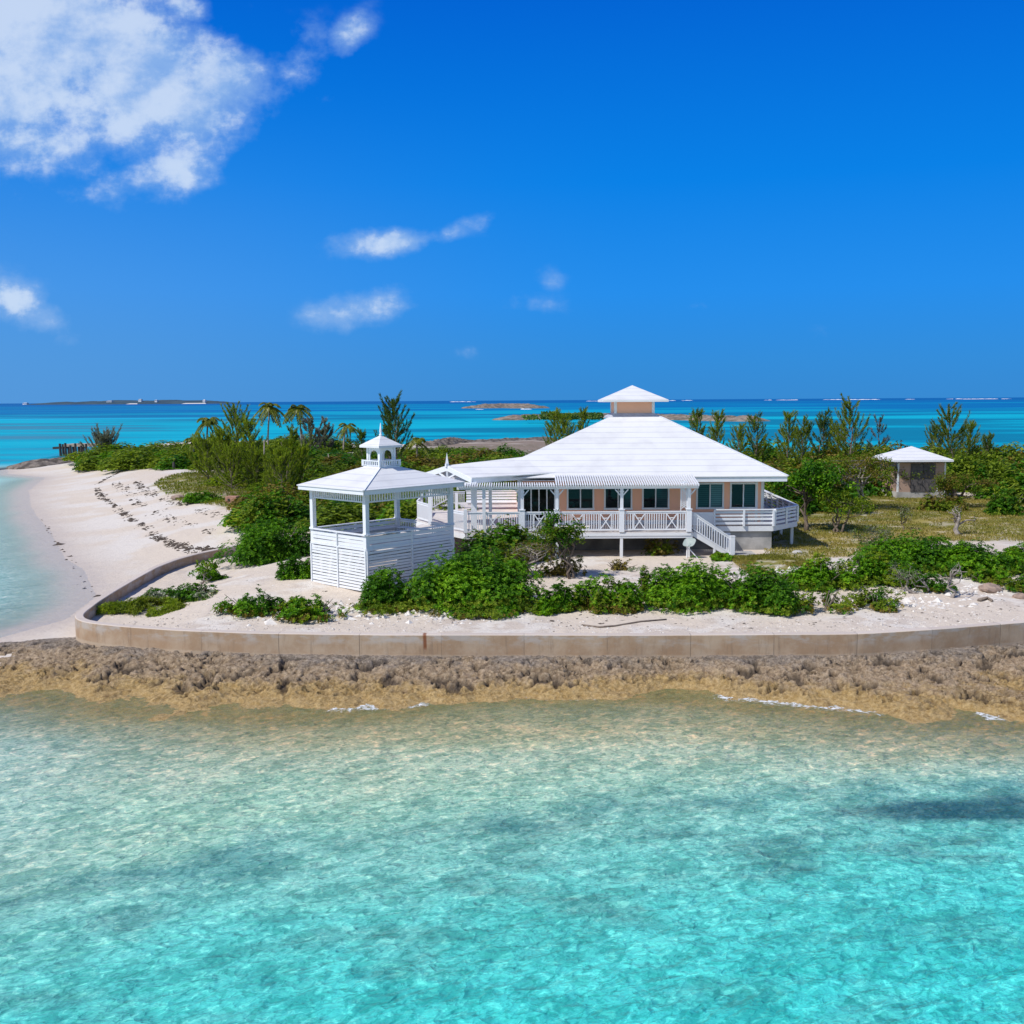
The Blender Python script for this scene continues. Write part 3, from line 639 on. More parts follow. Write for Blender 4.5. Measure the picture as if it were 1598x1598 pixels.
# ------------------------------------------------------------------ sea wall
def build_sea_wall():
    P = np.array(wall_line)
    # resample
    seg = np.r_[0, np.cumsum(np.hypot(*np.diff(P, axis=0).T))]; n = int(seg[-1] / 0.35)
    s = np.linspace(0, seg[-1], n); x = np.interp(s, seg, P[:, 0]); y = np.interp(s, seg, P[:, 1])
    k = np.array([0.25, 0.5, 0.25])
    for _ in range(3): x[1:-1] = np.convolve(x, k, 'valid'); y[1:-1] = np.convolve(y, k, 'valid')
    tx, ty = np.gradient(x), np.gradient(y); L = np.hypot(tx, ty); nx, ny = ty / L, -tx / L      # towards the yard?
    T_ = 0.17
    zt = W_TOP + 0.012 * (fbm(s * 0.8, s * 0, 3, 401) - 0.5); V = []
    prof = [(T_, -0.6), (T_, -0.03), (T_ - 0.03, 0.0), (-T_ + 0.03, 0.0), (-T_, -0.03), (-T_, -0.6)]
    for i in range(n):
        for (o, dz) in prof:
            z = zt[i] + dz if dz > -0.5 else -0.15
            V.append((x[i] + nx[i] * o, y[i] + ny[i] * o, z))
    Q = []; m_ = len(prof)
    for i in range(n - 1):
        for j in range(m_ - 1): Q.append((i * m_ + j, (i + 1) * m_ + j, (i + 1) * m_ + j + 1, i * m_ + j + 1))
    me = quad_mesh("sea_wall", np.array(V), np.array(Q), [])
    set_val(me, "along", np.repeat(s, m_))
    m, T, p, _ = base_mat("stained_concrete"); g = T.new('ShaderNodeNewGeometry'); v = g.outputs['Position']; al = T.attr("along").outputs['Fac']
    sep = T.new('ShaderNodeSeparateXYZ'); T.l.new(v, sep.inputs[0]); z = sep.outputs[2]
    n1 = T.noise(v, 0.9, 6, 0.65); n2 = T.noise(T.mapping(v, (6, 6, 0.7)), 1.0, 5, 0.65); n3 = T.noise(v, 9, 5, 0.65)
    c = T.mix(T.ramp(n1, 0.35, 0.68), (0.40, 0.265, 0.165), (0.50, 0.375, 0.265))
    c = T.mix(T.math('MULTIPLY', T.ramp(n2, 0.52, 0.75), 0.6), c, (0.25, 0.175, 0.12))
    c = T.mix(T.math('MULTIPLY', T.ramp(n3, 0.55, 0.75), 0.35), c, (0.50, 0.42, 0.35))
    pt = T.noise(T.mapping(v, (0.8, 0.8, 2.2)), 1.0, 5, 0.65)
    c = T.mix(T.math('MULTIPLY', T.math('MULTIPLY', T.ramp(pt, 0.46, 0.62), T.ramp(z, 0.85, 1.3)), 0.75), c, (0.50, 0.455, 0.42))
    # salt line at the foot and a pale top
    c = T.mix(T.math('MULTIPLY', T.ramp(T.math('ADD', z, T.math('MULTIPLY', T.math('SUBTRACT', n3, 0.5), 0.12)), 0.70, 0.62), 0.6), c, (0.55, 0.44, 0.32))
    c = T.mix(T.ramp(z, W_TOP - 0.035, W_TOP - 0.012), c, (0.58, 0.50, 0.43))
    fr = T.math('FRACT', T.math('DIVIDE', al, 3.05)); jt = T.ramp(T.math('ABSOLUTE', T.math('SUBTRACT', fr, 0.5)), 0.005, 0.0025)
    c = T.mix(T.math('MULTIPLY', jt, T.math('MULTIPLY', T.ramp(n1, 0.35, 0.6), 0.55)), c, (0.07, 0.055, 0.045))
    pan = T.new('ShaderNodeTexWhiteNoise', noise_dimensions='1D'); T.l.new(T.math('FLOOR', T.math('ADD', T.math('DIVIDE', al, 3.05), 0.5)), pan.inputs[1])
    c = T.mix(T.math('MULTIPLY', pan.outputs[0], 0.30), c, T.mix(1.0, c, (0.62, 0.60, 0.60), 'MULTIPLY'))
    rx = PZ(664, 1000, 1.1)[0]
    rs = T.math('MULTIPLY', T.ramp(T.math('ABSOLUTE', T.math('SUBTRACT', sep.outputs[0], T.math('ADD', rx, T.math('MULTIPLY', T.math('SUBTRACT', n2, 0.5), 0.12)))), 0.10, 0.03), T.ramp(z, 0.75, 1.0))
    c = T.mix(T.math('MULTIPLY', rs, 0.85), c, (0.20, 0.055, 0.015))
    T.put(p.inputs['Base Color'], c); p.inputs['Roughness'].default_value = 0.9; p.inputs['Specular IOR Level'].default_value = 0.2
    b = T.bump(n3, 0.35, 0.02); b = T.bump(jt, 0.6, -0.02, b); T.put(p.inputs['Normal'], b)
    me.materials.append(m)
    o = link("sea_wall", me)
    return tag(o, "long curved brown concrete sea wall with one rust streak above the rock shelf", "sea wall")
build_sea_wall()
#PART3

# ------------------------------------------------------------------ the house
FL = 3.16; GZ = 1.80; YW = 56.2; YP = 52.9
house = thing("house", (6.5, 58.0, GZ), "large salmon house with broad white hip roof, square cupola and railed porch on stilts", "house")
def cut_front(x0, x1, z0, z1, y0, y1, holes):
    """wall in the x-z plane with rectangular openings"""
    b = MB(); xs = sorted({x0, x1} | {h[0] for h in holes} | {h[1] for h in holes})
    for a, c in zip(xs[:-1], xs[1:]):
        hs = [h for h in holes if h[0] <= a + 1e-6 and h[1] >= c - 1e-6]
        if not hs: b.box(a, c, y0, y1, z0, z1)
        else:
            h = hs[0]
            b.box(a, c, y0, y1, z0, h[2]); b.box(a, c, y0, y1, h[3], z1)
    return b
wins = [(3.11, 4.44, 'd', 'o'), (5.16, 6.54, 'd', 't'), (7.25, 8.58, 'd', 't'), (10.23, 11.58, 't', 'p'), (12.09, 13.39, 'd', 't')]
WZ0, WZ1 = 4.07, 5.34; XR = 13.85; XL = 0.42
door = (0.62, 2.36, FL + 0.02, 5.36)
b = cut_front(XL, XR, FL, 5.72, YW, YW + 0.18, [(a, c, WZ0, WZ1) for a, c, _, _ in wins] + [door])
b.box(XR - 0.18, XR, YW + 0.18, 69.2, FL, 5.72); b.box(XL, XL + 0.18, YW + 0.18, 69.2, FL, 5.72); b.box(XL + 0.18, XR - 0.18, 69.02, 69.2, FL, 5.72)
b.build("wall", M['pink'], house)
b = MB()
for x in (XL - 0.01, 2.46, XR - 0.14): b.box(x, x + 0.15, YW - 0.028, YW - 0.002, FL, 5.70)
b.box(XR + 0.002, XR + 0.028, YW - 0.028, YW + 0.14, FL, 5.70); b.box(XR - 0.46, XR - 0.32, YW - 0.028, YW - 0.002, FL, 5.70)
b.box(XL + 0.2, XR - 0.5, YW - 0.024, YW - 0.002, FL + 0.003, FL + 0.22)
b.build("corner_trim", M['trim'], house)
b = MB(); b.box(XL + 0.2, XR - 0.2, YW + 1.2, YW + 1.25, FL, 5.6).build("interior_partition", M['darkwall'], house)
for (a, c, l, r) in wins:
    f = MB(); y0, y1 = YW - 0.045, YW + 0.10
    f.box(a - 0.09, c + 0.09, y0, y1, WZ1, WZ1 + 0.10); f.box(a - 0.11, c + 0.11, y0 - 0.03, y1, WZ0 - 0.10, WZ0)
    f.box(a - 0.09, a, y0, y1, WZ0, WZ1); f.box(c, c + 0.09, y0, y1, WZ0, WZ1); mx = (a + c) / 2
    f.box(mx - 0.03, mx + 0.03, y0 + 0.015, y1, WZ0, WZ1)
    fo = f.build("window", M['trim'], house)
    for (p0, p1, k) in ((a, mx - 0.03, l), (mx + 0.03, c, r)):
        MB().box(p0, p1, YW + 0.05 if k == 'd' else YW + 0.03, YW + 0.075, WZ0, WZ1).build("pane", M[{'d': 'glass_dark', 't': 'glass_teal', 'p': 'glass_pale', 'o': 'glass_door'}[k]], fo)
f = MB(); a, c, z0, z1 = door; n = 4
f.box(a - 0.06, c + 0.06, YW - 0.03, YW + 0.1, z1, z1 + 0.08)
for i in range(n + 1):
    x = a + (c - a) * i / n; f.box(x - 0.035, x + 0.035, YW - 0.03, YW + 0.1, z0, z1)
fo = f.build("sliding_door", M['trim'], house)
for i in range(n):
    x0 = a + (c - a) * i / n + 0.035; x1 = a + (c - a) * (i + 1) / n - 0.035
    MB().box(x0, x1, YW + 0.04, YW + 0.07, z0, z1).build("pane", M['glass_door'], fo)
# under-structure
b = MB(); b.box(11.0, 14.12, 55.32, 69.0, GZ - 0.4, FL - 0.31); b.build("foundation", M['concrete'], house)
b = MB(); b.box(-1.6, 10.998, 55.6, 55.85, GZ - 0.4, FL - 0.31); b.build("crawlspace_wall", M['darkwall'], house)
# main roof: four facets as boards of real thickness with a fascia below
EZ = 5.90; ex0, ex1, ey0, ey1 = -1.85, 14.77, 54.6, 70.4; tx0, tx1, ty0, ty1, TZ = 5.84, 8.80, 61.0, 64.0, 9.0
b = MB(); E4 = [(ex0, ey0, EZ), (ex1, ey0, EZ), (ex1, ey1, EZ), (0.75, ey1, EZ)]; T4 = [(tx0, ty0, TZ), (tx1, ty0, TZ), (tx1, ty1, TZ), (6.35, ty1, TZ)]
for i in range(4):
    j = (i + 1) % 4; b.poly([E4[i], E4[j], T4[j], T4[i]])
b.poly([(x, y, z - 0.04) for x, y, z in reversed(E4)])
for i in range(4):
    j = (i + 1) % 4; p, q = E4[i], E4[j]; b.poly([(p[0], p[1], p[2] - 0.04), (q[0], q[1], q[2] - 0.04), q, p])
roof = b.build("roof", M['roof'], house)
b = MB()
b.box(9.72, ex1 - 0.05, ey0 + 0.05, ey0 + 0.09, EZ - 0.30, EZ - 0.042); b.box(ex1 - 0.09, ex1 - 0.05, ey0 + .092, ey1 - 0.1, EZ - 0.30, EZ - 0.042)
b.build("fascia", M['white'], roof)
b = MB(); b.box(ex0 + 2.4, ex1 - 0.1, ey0 + 0.1, ey1 - 0.1, EZ - 0.20, EZ - 0.17).build("soffit", M['white'], roof)
b = MB(); p, q = E4[1], T4[1]; b.bar((p[0], p[1], p[2] + 0.012), (q[0], q[1], q[2] + 0.012), 0.14, 0.025); b.build("hip_cap", M['white'], roof)
# cupola
cx, cy = 7.32, 62.5
b = MB(); b.box(cx - 1.14, cx + 1.14, cy - 1.14, cy + 1.14, 8.9, 9.90); cup = b.build("cupola", M['pink'], house)
for sx in (-1, 1):
    for sy in (-1, 1): MB().post(cx + sx * 1.12, cy + sy * 1.12, 8.95, 9.88, 0.16).build("corner_trim", M['trim'], cup)
b = MB(); q = [(cx - 1.55, cy - 1.55, 8.985), (cx + 1.55, cy - 1.55, 8.985), (cx + 1.55, cy + 1.55, 8.985), (cx - 1.55, cy + 1.55, 8.985)]
r_ = [(cx + (p[0] - cx) * 0.76, cy + (p[1] - cy) * 0.76, 9.20) for p in q]
for i in range(4): b.poly([q[i], q[(i + 1) % 4], r_[(i + 1) % 4], r_[i]])
for i in range(4): b.poly([(q[i][0], q[i][1], 8.9), (q[(i + 1) % 4][0], q[(i + 1) % 4][1], 8.9), q[(i + 1) % 4], q[i]])
b.build("flashing", M['flash'], cup)
def pyramid_roof(cx, cy, hx, hy, z0, z1, t, ang=0.0):
    b = MB(); ca, sa = math.cos(ang), math.sin(ang)
    P = [(cx + i * hx * ca - j * hy * sa, cy + i * hx * sa + j * hy * ca) for i, j in ((-1, -1), (1, -1), (1, 1), (-1, 1))]
    for i in range(4):
        p, q = P[i], P[(i + 1) % 4]
        b.poly([(*p, z0), (*q, z0), (cx, cy, z1)]); b.poly([(*p, z0 - t), (*q, z0 - t), (*q, z0), (*p, z0)])
    b.poly([(*p, z0 - t) for p in reversed(P)]); return b
pyramid_roof(cx, cy, 1.92, 1.92, 9.98, 10.86, 0.12).build("cupola_roof", M['roof_small'], cup)

# porch wing roof to the left
A = Vector((-3.5, 55.4, 6.52)); Lf = Vector((-4.95, 57.1, 5.98)); R = Vector((-2.1, 53.7, 5.98)); T_ = Vector((2.6, 57.4, 7.05)); Re = Vector((4.2, 55.6, 6.18)); Le = Vector((1.5, 60.5, 6.1))
b = MB(); b.slab([A, R, Re, T_], 0.05); b.slab([Lf, A, T_, Le], 0.05)
wing = b.build("porch_roof", M['roof'], house)
b = MB(); up = Vector((0, 0, 1))
def sub_board(b, p, q, h, t, drop): b.bar((p[0], p[1], p[2] - drop - h / 2), (q[0], q[1], q[2] - drop - h / 2), t, h)
sub_board(b, R + Vector((0.03, 0.06, 0)), Re + Vector((-1.9, 0.0, -0.06)), 0.26, 0.05, 0.052)
b.build("fascia", M['white'], wing)
b = MB(); sub_board(b, R, A, 0.24, 0.06, 0.052); sub_board(b, A, Lf, 0.24, 0.06, 0.052)
c0 = Vector((A.x, A.y, 5.70)); b.bar((A.x, A.y, 6.2), c0, 0.09, 0.09)
mid = (R + Lf) / 2
for t in (0.42, -0.42):
    e = Vector((A.x, A.y, 0)) + (R - Lf) * t * 0.5; b.bar((A.x, A.y, 5.78), (e.x, e.y, 6.16), 0.07, 0.09)
b.bar(R + Vector((0, 0, -0.36)), Lf + Vector((0, 0, -0.36)), 0.07, 0.16)
b.build("gable_brace", M['white'], wing)
b = MB(); b.poly([(R.x + .12, R.y + .18, 5.72), (A.x + .14, A.y + .12, 6.28), (Lf.x + .16, Lf.y + .1, 5.72)]); b.build("gable_panel", M['flash'], wing)
b = MB(); b.post(A.x, A.y, 6.42, 6.62, 0.17, 0.5)
q = [(A.x + s * 0.085, A.y + t * 0.085) for s, t in ((-1, -1), (1, -1), (1, 1), (-1, 1))]
for i in range(4): b.poly([(*q[i], 6.62), (*q[(i + 1) % 4], 6.62), (A.x, A.y, 7.22)])
b.build("finial", M['white'], wing)
for (x, y, w, z1) in ((-2.0, 53.85, 0.30, 5.74), (-1.45, 52.9, 0.17, 5.42), (-1.15, 54.3, 0.17, 5.74), (XL - 0.02, 55.2, 0.20, 5.8), (-4.55, 56.7, 0.22, 5.74)):
    MB().post(x, y, FL, z1, w).build("porch_post", M['white'], house)

# porch deck
deck_poly = [(-2.4, YP - 0.06), (9.38, YP - 0.06), (9.38, 55.25), (9.38, 56.18), (0.4, 56.18), (0.4, 69.0), (-5.6, 69.0), (-5.6, 59.0), (-3.3, 54.2)]
deck = MB().prism(deck_poly, FL - 0.06, FL).build("deck", M['deck'], house)
b = MB()
b.box(-2.4, 9.38, YP - 0.055, YP - 0.01, FL - 0.33, FL - 0.062); b.box(-2.4, 9.30, YP - 0.09, YP - 0.057, FL - 0.20, FL - 0.062)
b.bar((-2.43, YP - 0.0, FL - 0.2), (-3.32, 54.2, FL - 0.2), 0.05, 0.27); b.bar((-3.34, 54.24, FL - 0.2), (-5.62, 59.0, FL - 0.2), 0.05, 0.27)
b.build("deck_fascia", M['trim'], deck)
for x in (-2.2, -1.45, 0.53, 2.33, 5.69, 9.18):
    MB().post(x, YP + 0.04, GZ - 0.5, FL - 0.335, 0.15).build("stilt", M['trim'], deck)
for (x, y) in ((-3.3, 54.3), (-4.4, 56.6), (-5.4, 59.2)): MB().post(x, y, GZ - 0.5, FL - 0.335, 0.16).build("stilt", M['trim'], deck)

def picket_rail(b, p, q, z, h, sp=0.125, w=0.042, rail=0.075, slope=0.0):
    p, q = Vector((*p, z)), Vector((*q, z + slope)); d = q - p; L = Vector((d.x, d.y, 0)).length; n = max(1, int(L / sp))
    b.bar(p + up * h, q + up * h, 0.09, 0.05); b.bar(p + up * (h - 0.09), q + up * (h - 0.09), 0.035, 0.09); b.bar(p + up * 0.13, q + up * 0.13, 0.04, rail)
    for i in range(n):
        t = (i + 0.5) / n; c = p + d * t; b.bar(c + up * 0.165, c + up * (h - 0.13), w, w, (0, 1, 0))
    return b
HR = 1.06
def rail_with_cross(x0, x1, xs):
    b = MB(); y = YP
    b.box(x0, x1, y - 0.045, y + 0.045, FL + HR - 0.03, FL + HR + 0.02); b.box(x0, x1, y - 0.02, y + 0.02, FL + HR - 0.12, FL + HR - 0.032); b.box(x0, x1, y - 0.02, y + 0.02, FL + 0.08, FL + 0.155)
    x = x0 + 0.06
    while x < x1 - 0.03:
        if not any(abs(x - c) < 0.30 for c in xs): b.box(x - 0.022, x + 0.022, y - 0.016, y + 0.016, FL + 0.157, FL + HR - 0.122)
        x += 0.124
    for c in xs:
        for s in (-1, 1):
            b.bar((c - 0.27 * s, y + 0.004 * s, FL + 0.16), (c + 0.27 * s, y + 0.004 * s, FL + HR - 0.125), 0.05, 0.03, (0, 1, 0))
            b.box(c + s * 0.29 - 0.022, c + s * 0.29 + 0.022, y - 0.016, y + 0.016, FL + 0.157, FL + HR - 0.122)
        b.box(c - 0.16, c + 0.16, y - 0.014, y + 0.014, FL + 0.70, FL + 0.745)
    return b
for (x0, x1, xs) in ((-2.3, 0.40, [-1.0]), (0.66, 2.20, [1.43]), (2.46, 5.54, [3.4, 4.87]), (5.84, 9.03, [6.62, 8.3])):
    rail_with_cross(x0, x1, xs).build("railing", M['white'], deck)
for p, q in (((-2.42, YP), (-3.2, 54.05)), ((-5.5, 59.2), (-5.5, 62.0)), ((-5.5, 64.8), (-3.0, 65.2)), ((-4.6, 57.0), (-5.45, 58.9))):
    picket_rail(MB(), p, q, FL, HR).build("railing", M['white'], deck)
b = MB(); picket_rail(b, (-5.3, 62.2), (-3.6, 62.6), FL, HR, slope=0.9); b.build("stair_railing", M['white'], deck)
b = MB()
for k in range(5): b.box(-2.9, 0.3, 64.9 + 0.02 * k, 64.95 + 0.02 * k, FL + 0.25 + 0.17 * k, FL + 0.37 + 0.17 * k)
b.box(-2.9, 0.3, 64.2, 64.9, FL + 0.42, FL + 0.47); b.box(-2.95, 0.35, 65.06, 65.2, FL + 1.08, FL + 1.13)
b.build("deck_bench", M['white'], deck)
for x in (-5.5, -3.4, -2.42): MB().post(x, {-5.5: 62.1, -3.4: 62.6, -2.42: YP}[x], FL, FL + 1.22, 0.17).build("railing_post", M['white'], deck)
# bridge to the gazebo
MB().prism([(-3.3, 54.2), (-5.0, 57.0), (-6.2, 52.4), (-3.9, 49.9)], FL - 0.12, FL - 0.004).build("bridge", M['deck'], deck)

# pergola along the front
per = MB(); per.box(-2.85, 9.66, YP - 0.11, YP - 0.06, 5.42, 5.56); per.box(-2.85, 9.66, YP + 0.06, YP + 0.11, 5.42, 5.56); per.box(2.3, 9.66, 54.40, 54.46, 5.70, 5.86)
pergola = per.build("pergola", M['white'], house)
b = MB(); x = -2.78
while x < 9.72:
    b.bar((x, YP - 0.36, 5.60), (x, 54.75 if x > 2.2 else 54.0, 6.005 if x > 2.2 else 5.64), 0.05, 0.09); x += 0.124
b.build("pergola_slats", M['white'], pergola)
for x in (0.53, 2.33, 5.69, 9.18):
    b = MB(); b.post(x, YP, FL + 1.2, 5.418, 0.16); b.post(x, YP, FL - 0.0, FL + 1.16, 0.26); b.post(x, YP, FL + 1.16, FL + 1.2, 0.32)
    b.post(x, YP, 5.24, 5.30, 0.22)
    for s in (-1, 1): b.bar((x + s * 0.08, YP, 5.08), (x + s * 0.34, YP, 5.38), 0.05, 0.06)
    b.build("pergola_post", M['white'], pergola)
b = MB()
for k in range(12):
    z = FL + 1.2 + k * 0.115
    b.bar((8.78, YP, z), (9.06, YP, z + 0.2), 0.035, 0.02, (0, 1, 0)); b.bar((9.06, YP + 0.012, z), (8.78, YP + 0.012, z + 0.2), 0.035, 0.012, (0, 1, 0))
b.box(8.74, 8.78, YP - 0.02, YP + 0.02, FL + HR + 0.03, 5.41); b.box(9.06, 9.095, YP - 0.02, YP + 0.02, FL + 1.21, 5.41)
b.build("trellis", M['white'], pergola)

# right terrace, wrapping the corner of the house
tpoly = [(9.385, 55.22), (14.15, 55.22), (15.98, 57.25), (16.6, 68.8), (13.9, 68.8), (13.9, 56.18), (9.385, 56.18)]
terrace = MB().prism(tpoly, FL - 0.08, FL - 0.02).build("terrace", M['deck'], house)
b = MB(); b.box(10.9, 14.15, 55.17, 55.215, FL - 0.30, FL - 0.022); b.bar((14.17, 55.2, FL - 0.16), (16.0, 57.22, FL - 0.16), 0.05, 0.28); b.bar((16.02, 57.26, FL - 0.16), (16.63, 68.8, FL - 0.16), 0.05, 0.28)
b.build("terrace_fascia", M['trim'], terrace)
TR = 4.04
for k, (p, q) in enumerate((((10.95, 55.16), (14.14, 55.16)), ((14.2, 55.2), (15.98, 57.2)), ((16.0, 57.35), (16.58, 68.7)))):
    b = MB(); P, Q = Vector((*p, 0)), Vector((*q, 0)); D = Q - P; n = max(1, round(D.length / 1.55))
    b.bar(P + up * TR, Q + up * TR, 0.20, 0.05)
    for z, h in ((3.30, 0.13), (3.53, 0.13), (3.72, 0.10), (3.90, 0.13)): b.bar(P + up * z, Q + up * z, 0.04, h)
    b.build("terrace_railing", M['white'], terrace)
    for i in range(n + 1):
        c = P + D * (i / n); o = D.cross(up).normalized() * (-0.10 if k < 2 else 0.10) * -1
        MB().bar(c + o * 0.6 + up * (FL - 0.02), c + o * 0.6 + up * (TR - 0.03), 0.12, 0.10, (1, 0, 0)).build("railing_post", M['white'], terrace)
b = MB(); b.box(9.42, 10.9, 55.14, 55.18, FL + 0.05, FL + 0.75); b.build("terrace_panel", M['white'], terrace)
for (x, y) in ((15.75, 57.3), (16.2, 61.3), (16.35, 65.5), (14.6, 61.0)): MB().post(x, y, GZ - 0.5, FL - 0.085, 0.16).build("stilt", M['trim'], terrace)

# stairs down to the right
st = MB(); sx0, sx1, sy0, sy1 = 9.42, 11.42, 52.95, 54.1
for y in (sy0 + 0.03, sy1 - 0.03): st.bar((sx0, y, FL - 0.12), (sx1, y, GZ + 0.06), 0.05, 0.24)
stairs = st.build("staircase", M['trim'], house)
n = 8
for i in range(n):
    x = sx0 + (sx1 - sx0) * (i + 0.5) / n; z = FL - (FL - GZ) * (i + 1) / (n + 0.3)
    MB().box(x - 0.13, x + 0.13, sy0 + 0.06, sy1 - 0.06, z - 0.04, z).build("tread", M['deck'], stairs)
for y in (sy0, sy1):
    b = MB(); picket_rail(b, (sx0 + 0.02, y), (sx1 - 0.05, y), FL - 0.02, 0.98, 0.125, 0.04, 0.06, slope=-(FL - GZ) + 0.08)
    b.build("stair_railing", M['white'], stairs)
    b = MB(); b.post(sx1 + 0.05, y, GZ + 0.0, GZ + 1.08, 0.24); b.post(sx1 + 0.05, y, GZ + 1.08, GZ + 1.11, 0.27); b.post(sx1 + 0.05, y, GZ - 0.3, GZ, 0.1); b.build("newel_post", M['white'], stairs)
MB().post(10.55, sy0 + 0.05, GZ - 0.3, GZ + 0.62, 0.11).build("stringer_leg", M['trim'], stairs)

o = MB().box(11.62, 12.75, 52.9, 54.2, GZ - 0.25, GZ + 0.13).build("landing_slab", M['concrete'])
tag(o, "flat pale concrete landing slab at the foot of the white stairs", "slab")
# tilted dish leaning beside the stairs
dish = thing("satellite_dish", (9.2, 52.45, GZ), "pale green tilted dish on a bent pole beside the top of the stairs", "satellite dish")
b = MB(); ctr = Vector((9.14, 52.4, 2.66)); nrm = Vector((-0.45, -0.55, 0.72)).normalized(); e1 = nrm.cross(up).normalized(); e2 = nrm.cross(e1)
rings = []; N_ = 20
for (rr, dz) in ((0.02, -0.07), (0.2, -0.055), (0.36, -0.005), (0.40, 0.02), (0.41, 0.0), (0.36, -0.04), (0.2, -0.085), (0.02, -0.1)):
    rings.append([ctr + e1 * (rr * 0.85 * math.copysign(abs(math.cos(2 * math.pi * k / N_)) ** 0.7, math.cos(2 * math.pi * k / N_))) + e2 * (rr * 0.72 * math.copysign(abs(math.sin(2 * math.pi * k / N_)) ** 0.7, math.sin(2 * math.pi * k / N_))) + nrm * dz for k in range(N_)])
for r0, r1 in zip(rings[:-1], rings[1:]):
    for k in range(N_): b.poly([r0[k], r0[(k + 1) % N_], r1[(k + 1) % N_], r1[k]])
b.build("reflector", M['dish'], dish, True)
MB().tube([ctr - nrm * 0.1, (9.05, 52.5, 2.4), (9.02, 52.52, 1.6)], 0.035, 8).build("pole", M['trim'], dish)
MB().tube([(9.0, 52.4, 2.42), (9.25, 52.35, 2.2), (9.6, 52.3, 1.78)], 0.03, 8).build("brace", M['trim'], dish)
MB().tube([ctr - e2 * -0.3, ctr + nrm * 0.35], 0.015, 6).build("feed_arm", M['trim'], dish)

# ------------------------------------------------------------------ gazebo
gF, gL = Vector((-6.36, 44.25, 0)), Vector((-9.30, 47.0, 0))
ux = (gL - gF); GL_ = ux.length; ux.normalize(); uy = Vector((-ux.y, ux.x, 0)); uy = uy if uy.y > 0 else -uy
GW = 5.25
gR = gF + uy * GW; gB = gL + uy * GW; gC = (gF + gB) / 2
gz = thing("gazebo", (gC.x, gC.y, 1.7), "white slatted square gazebo with a little arched cupola and spire, left of the house", "gazebo")
def gp(a, c, z): v = gF + ux * a + uy * c; return Vector((v.x, v.y, z))       # a along the left face, c along the right face
GA = math.atan2(uy.y, uy.x)
Z0, ZS, ZR, ZE = 1.62, 3.57, 4.16, 6.20
corners = [(0, 0), (GL_, 0), (GL_, GW), (0, GW)]
for (a, c) in corners:
    ia = 0.09 if a == 0 else GL_ - 0.09; ic = 0.09 if c == 0 else GW - 0.09
    p = gp(ia, ic, 0); b = MB(); b.post(p.x, p.y, ZS - 0.25, ZE - 0.18, 0.20, GA)
    b.post(p.x, p.y, ZR + 0.052, ZR + 0.09, 0.26, GA); b.build("post", M['white'], gz)
def slat_side(p, q, out):
    """skirt of horizontal boards with gaps and a middle upright, then a guard panel and its cap rail"""
    D = q - p; L = D.length; d = D.normalized(); rng = random.Random(int(L * 100 + p.x * 7))
    sk = MB(); z = Z0 + 0.06
    while z < ZS - 0.12:
        for (t0, t1) in ((0.05, L / 2 - 0.05), (L / 2 + 0.05, L - 0.05)):
            j = rng.uniform(-0.012, 0.012); sk.bar(p + d * t0 + up * (z + 0.055 + j), p + d * t1 + up * (z + 0.055 - j + rng.uniform(-.01, .01)), 0.025, 0.105)
        z += 0.138
    sk.bar(p + up * (ZS - 0.03) + d * 0.0, q + up * (ZS - 0.03), 0.07, 0.10)
    s = sk.build("skirt_boards", M['white'], gz)
    for t in (0.035, L / 2, L - 0.035): c = p + d * t + out * 0.012; MB().bar(c + up * Z0, c + up * (ZS - 0.082), 0.10, 0.07, d).build("skirt_upright", M['white'], s)
    gd = MB(); gd.bar(p + up * (ZR + 0.025), q + up * (ZR + 0.025), 0.17, 0.05)
    for zc, h in ((ZS + 0.10, 0.14), (ZS + 0.27, 0.14), (ZS + 0.45, 0.16)):
        gd.bar(p + d * 0.18 + up * (zc + rng.uniform(-.012, .012)), q - d * 0.18 + up * (zc + rng.uniform(-.012, .012)), 0.022, h)
    c = p + d * (L / 2) + out * 0.03; gd.bar(c + up * (ZS + 0.022), c + up * (ZR - 0.002), 0.10, 0.05, d)
    gd.build("guard_panel", M['white'], gz)
def frieze(p, q):
    D = q - p; L = D.length; d = D.normalized(); b = MB(); b.bar(p + up * 6.0 + d * .1, q + up * 6.0 - d * .1, 0.05, 0.10); b.bar(p + d * .1 + up * 5.62, q - d * .1 + up * 5.62, 0.05, 0.06)
    n = int((L - 0.4) / 0.15)
    for i in range(n):
        c = p + d * (0.2 + (L - 0.4) * (i + 0.5) / n); b.bar(c + up * 5.652, c + up * 5.948, 0.075, 0.022, d.cross(up))
    b.build("frieze", M['white'], gz)
P4 = [gp(a, c, 0) for a, c in corners]
outs = [-uy, ux, uy, -ux]
for i in range(4):
    slat_side(P4[i], P4[(i + 1) % 4], outs[i]) if i != 2 else None
    ins = [-outs[i] * 0.09 for i in range(4)]
    frieze(P4[i] - outs[i] * 0.09, P4[(i + 1) % 4] - outs[i] * 0.09)
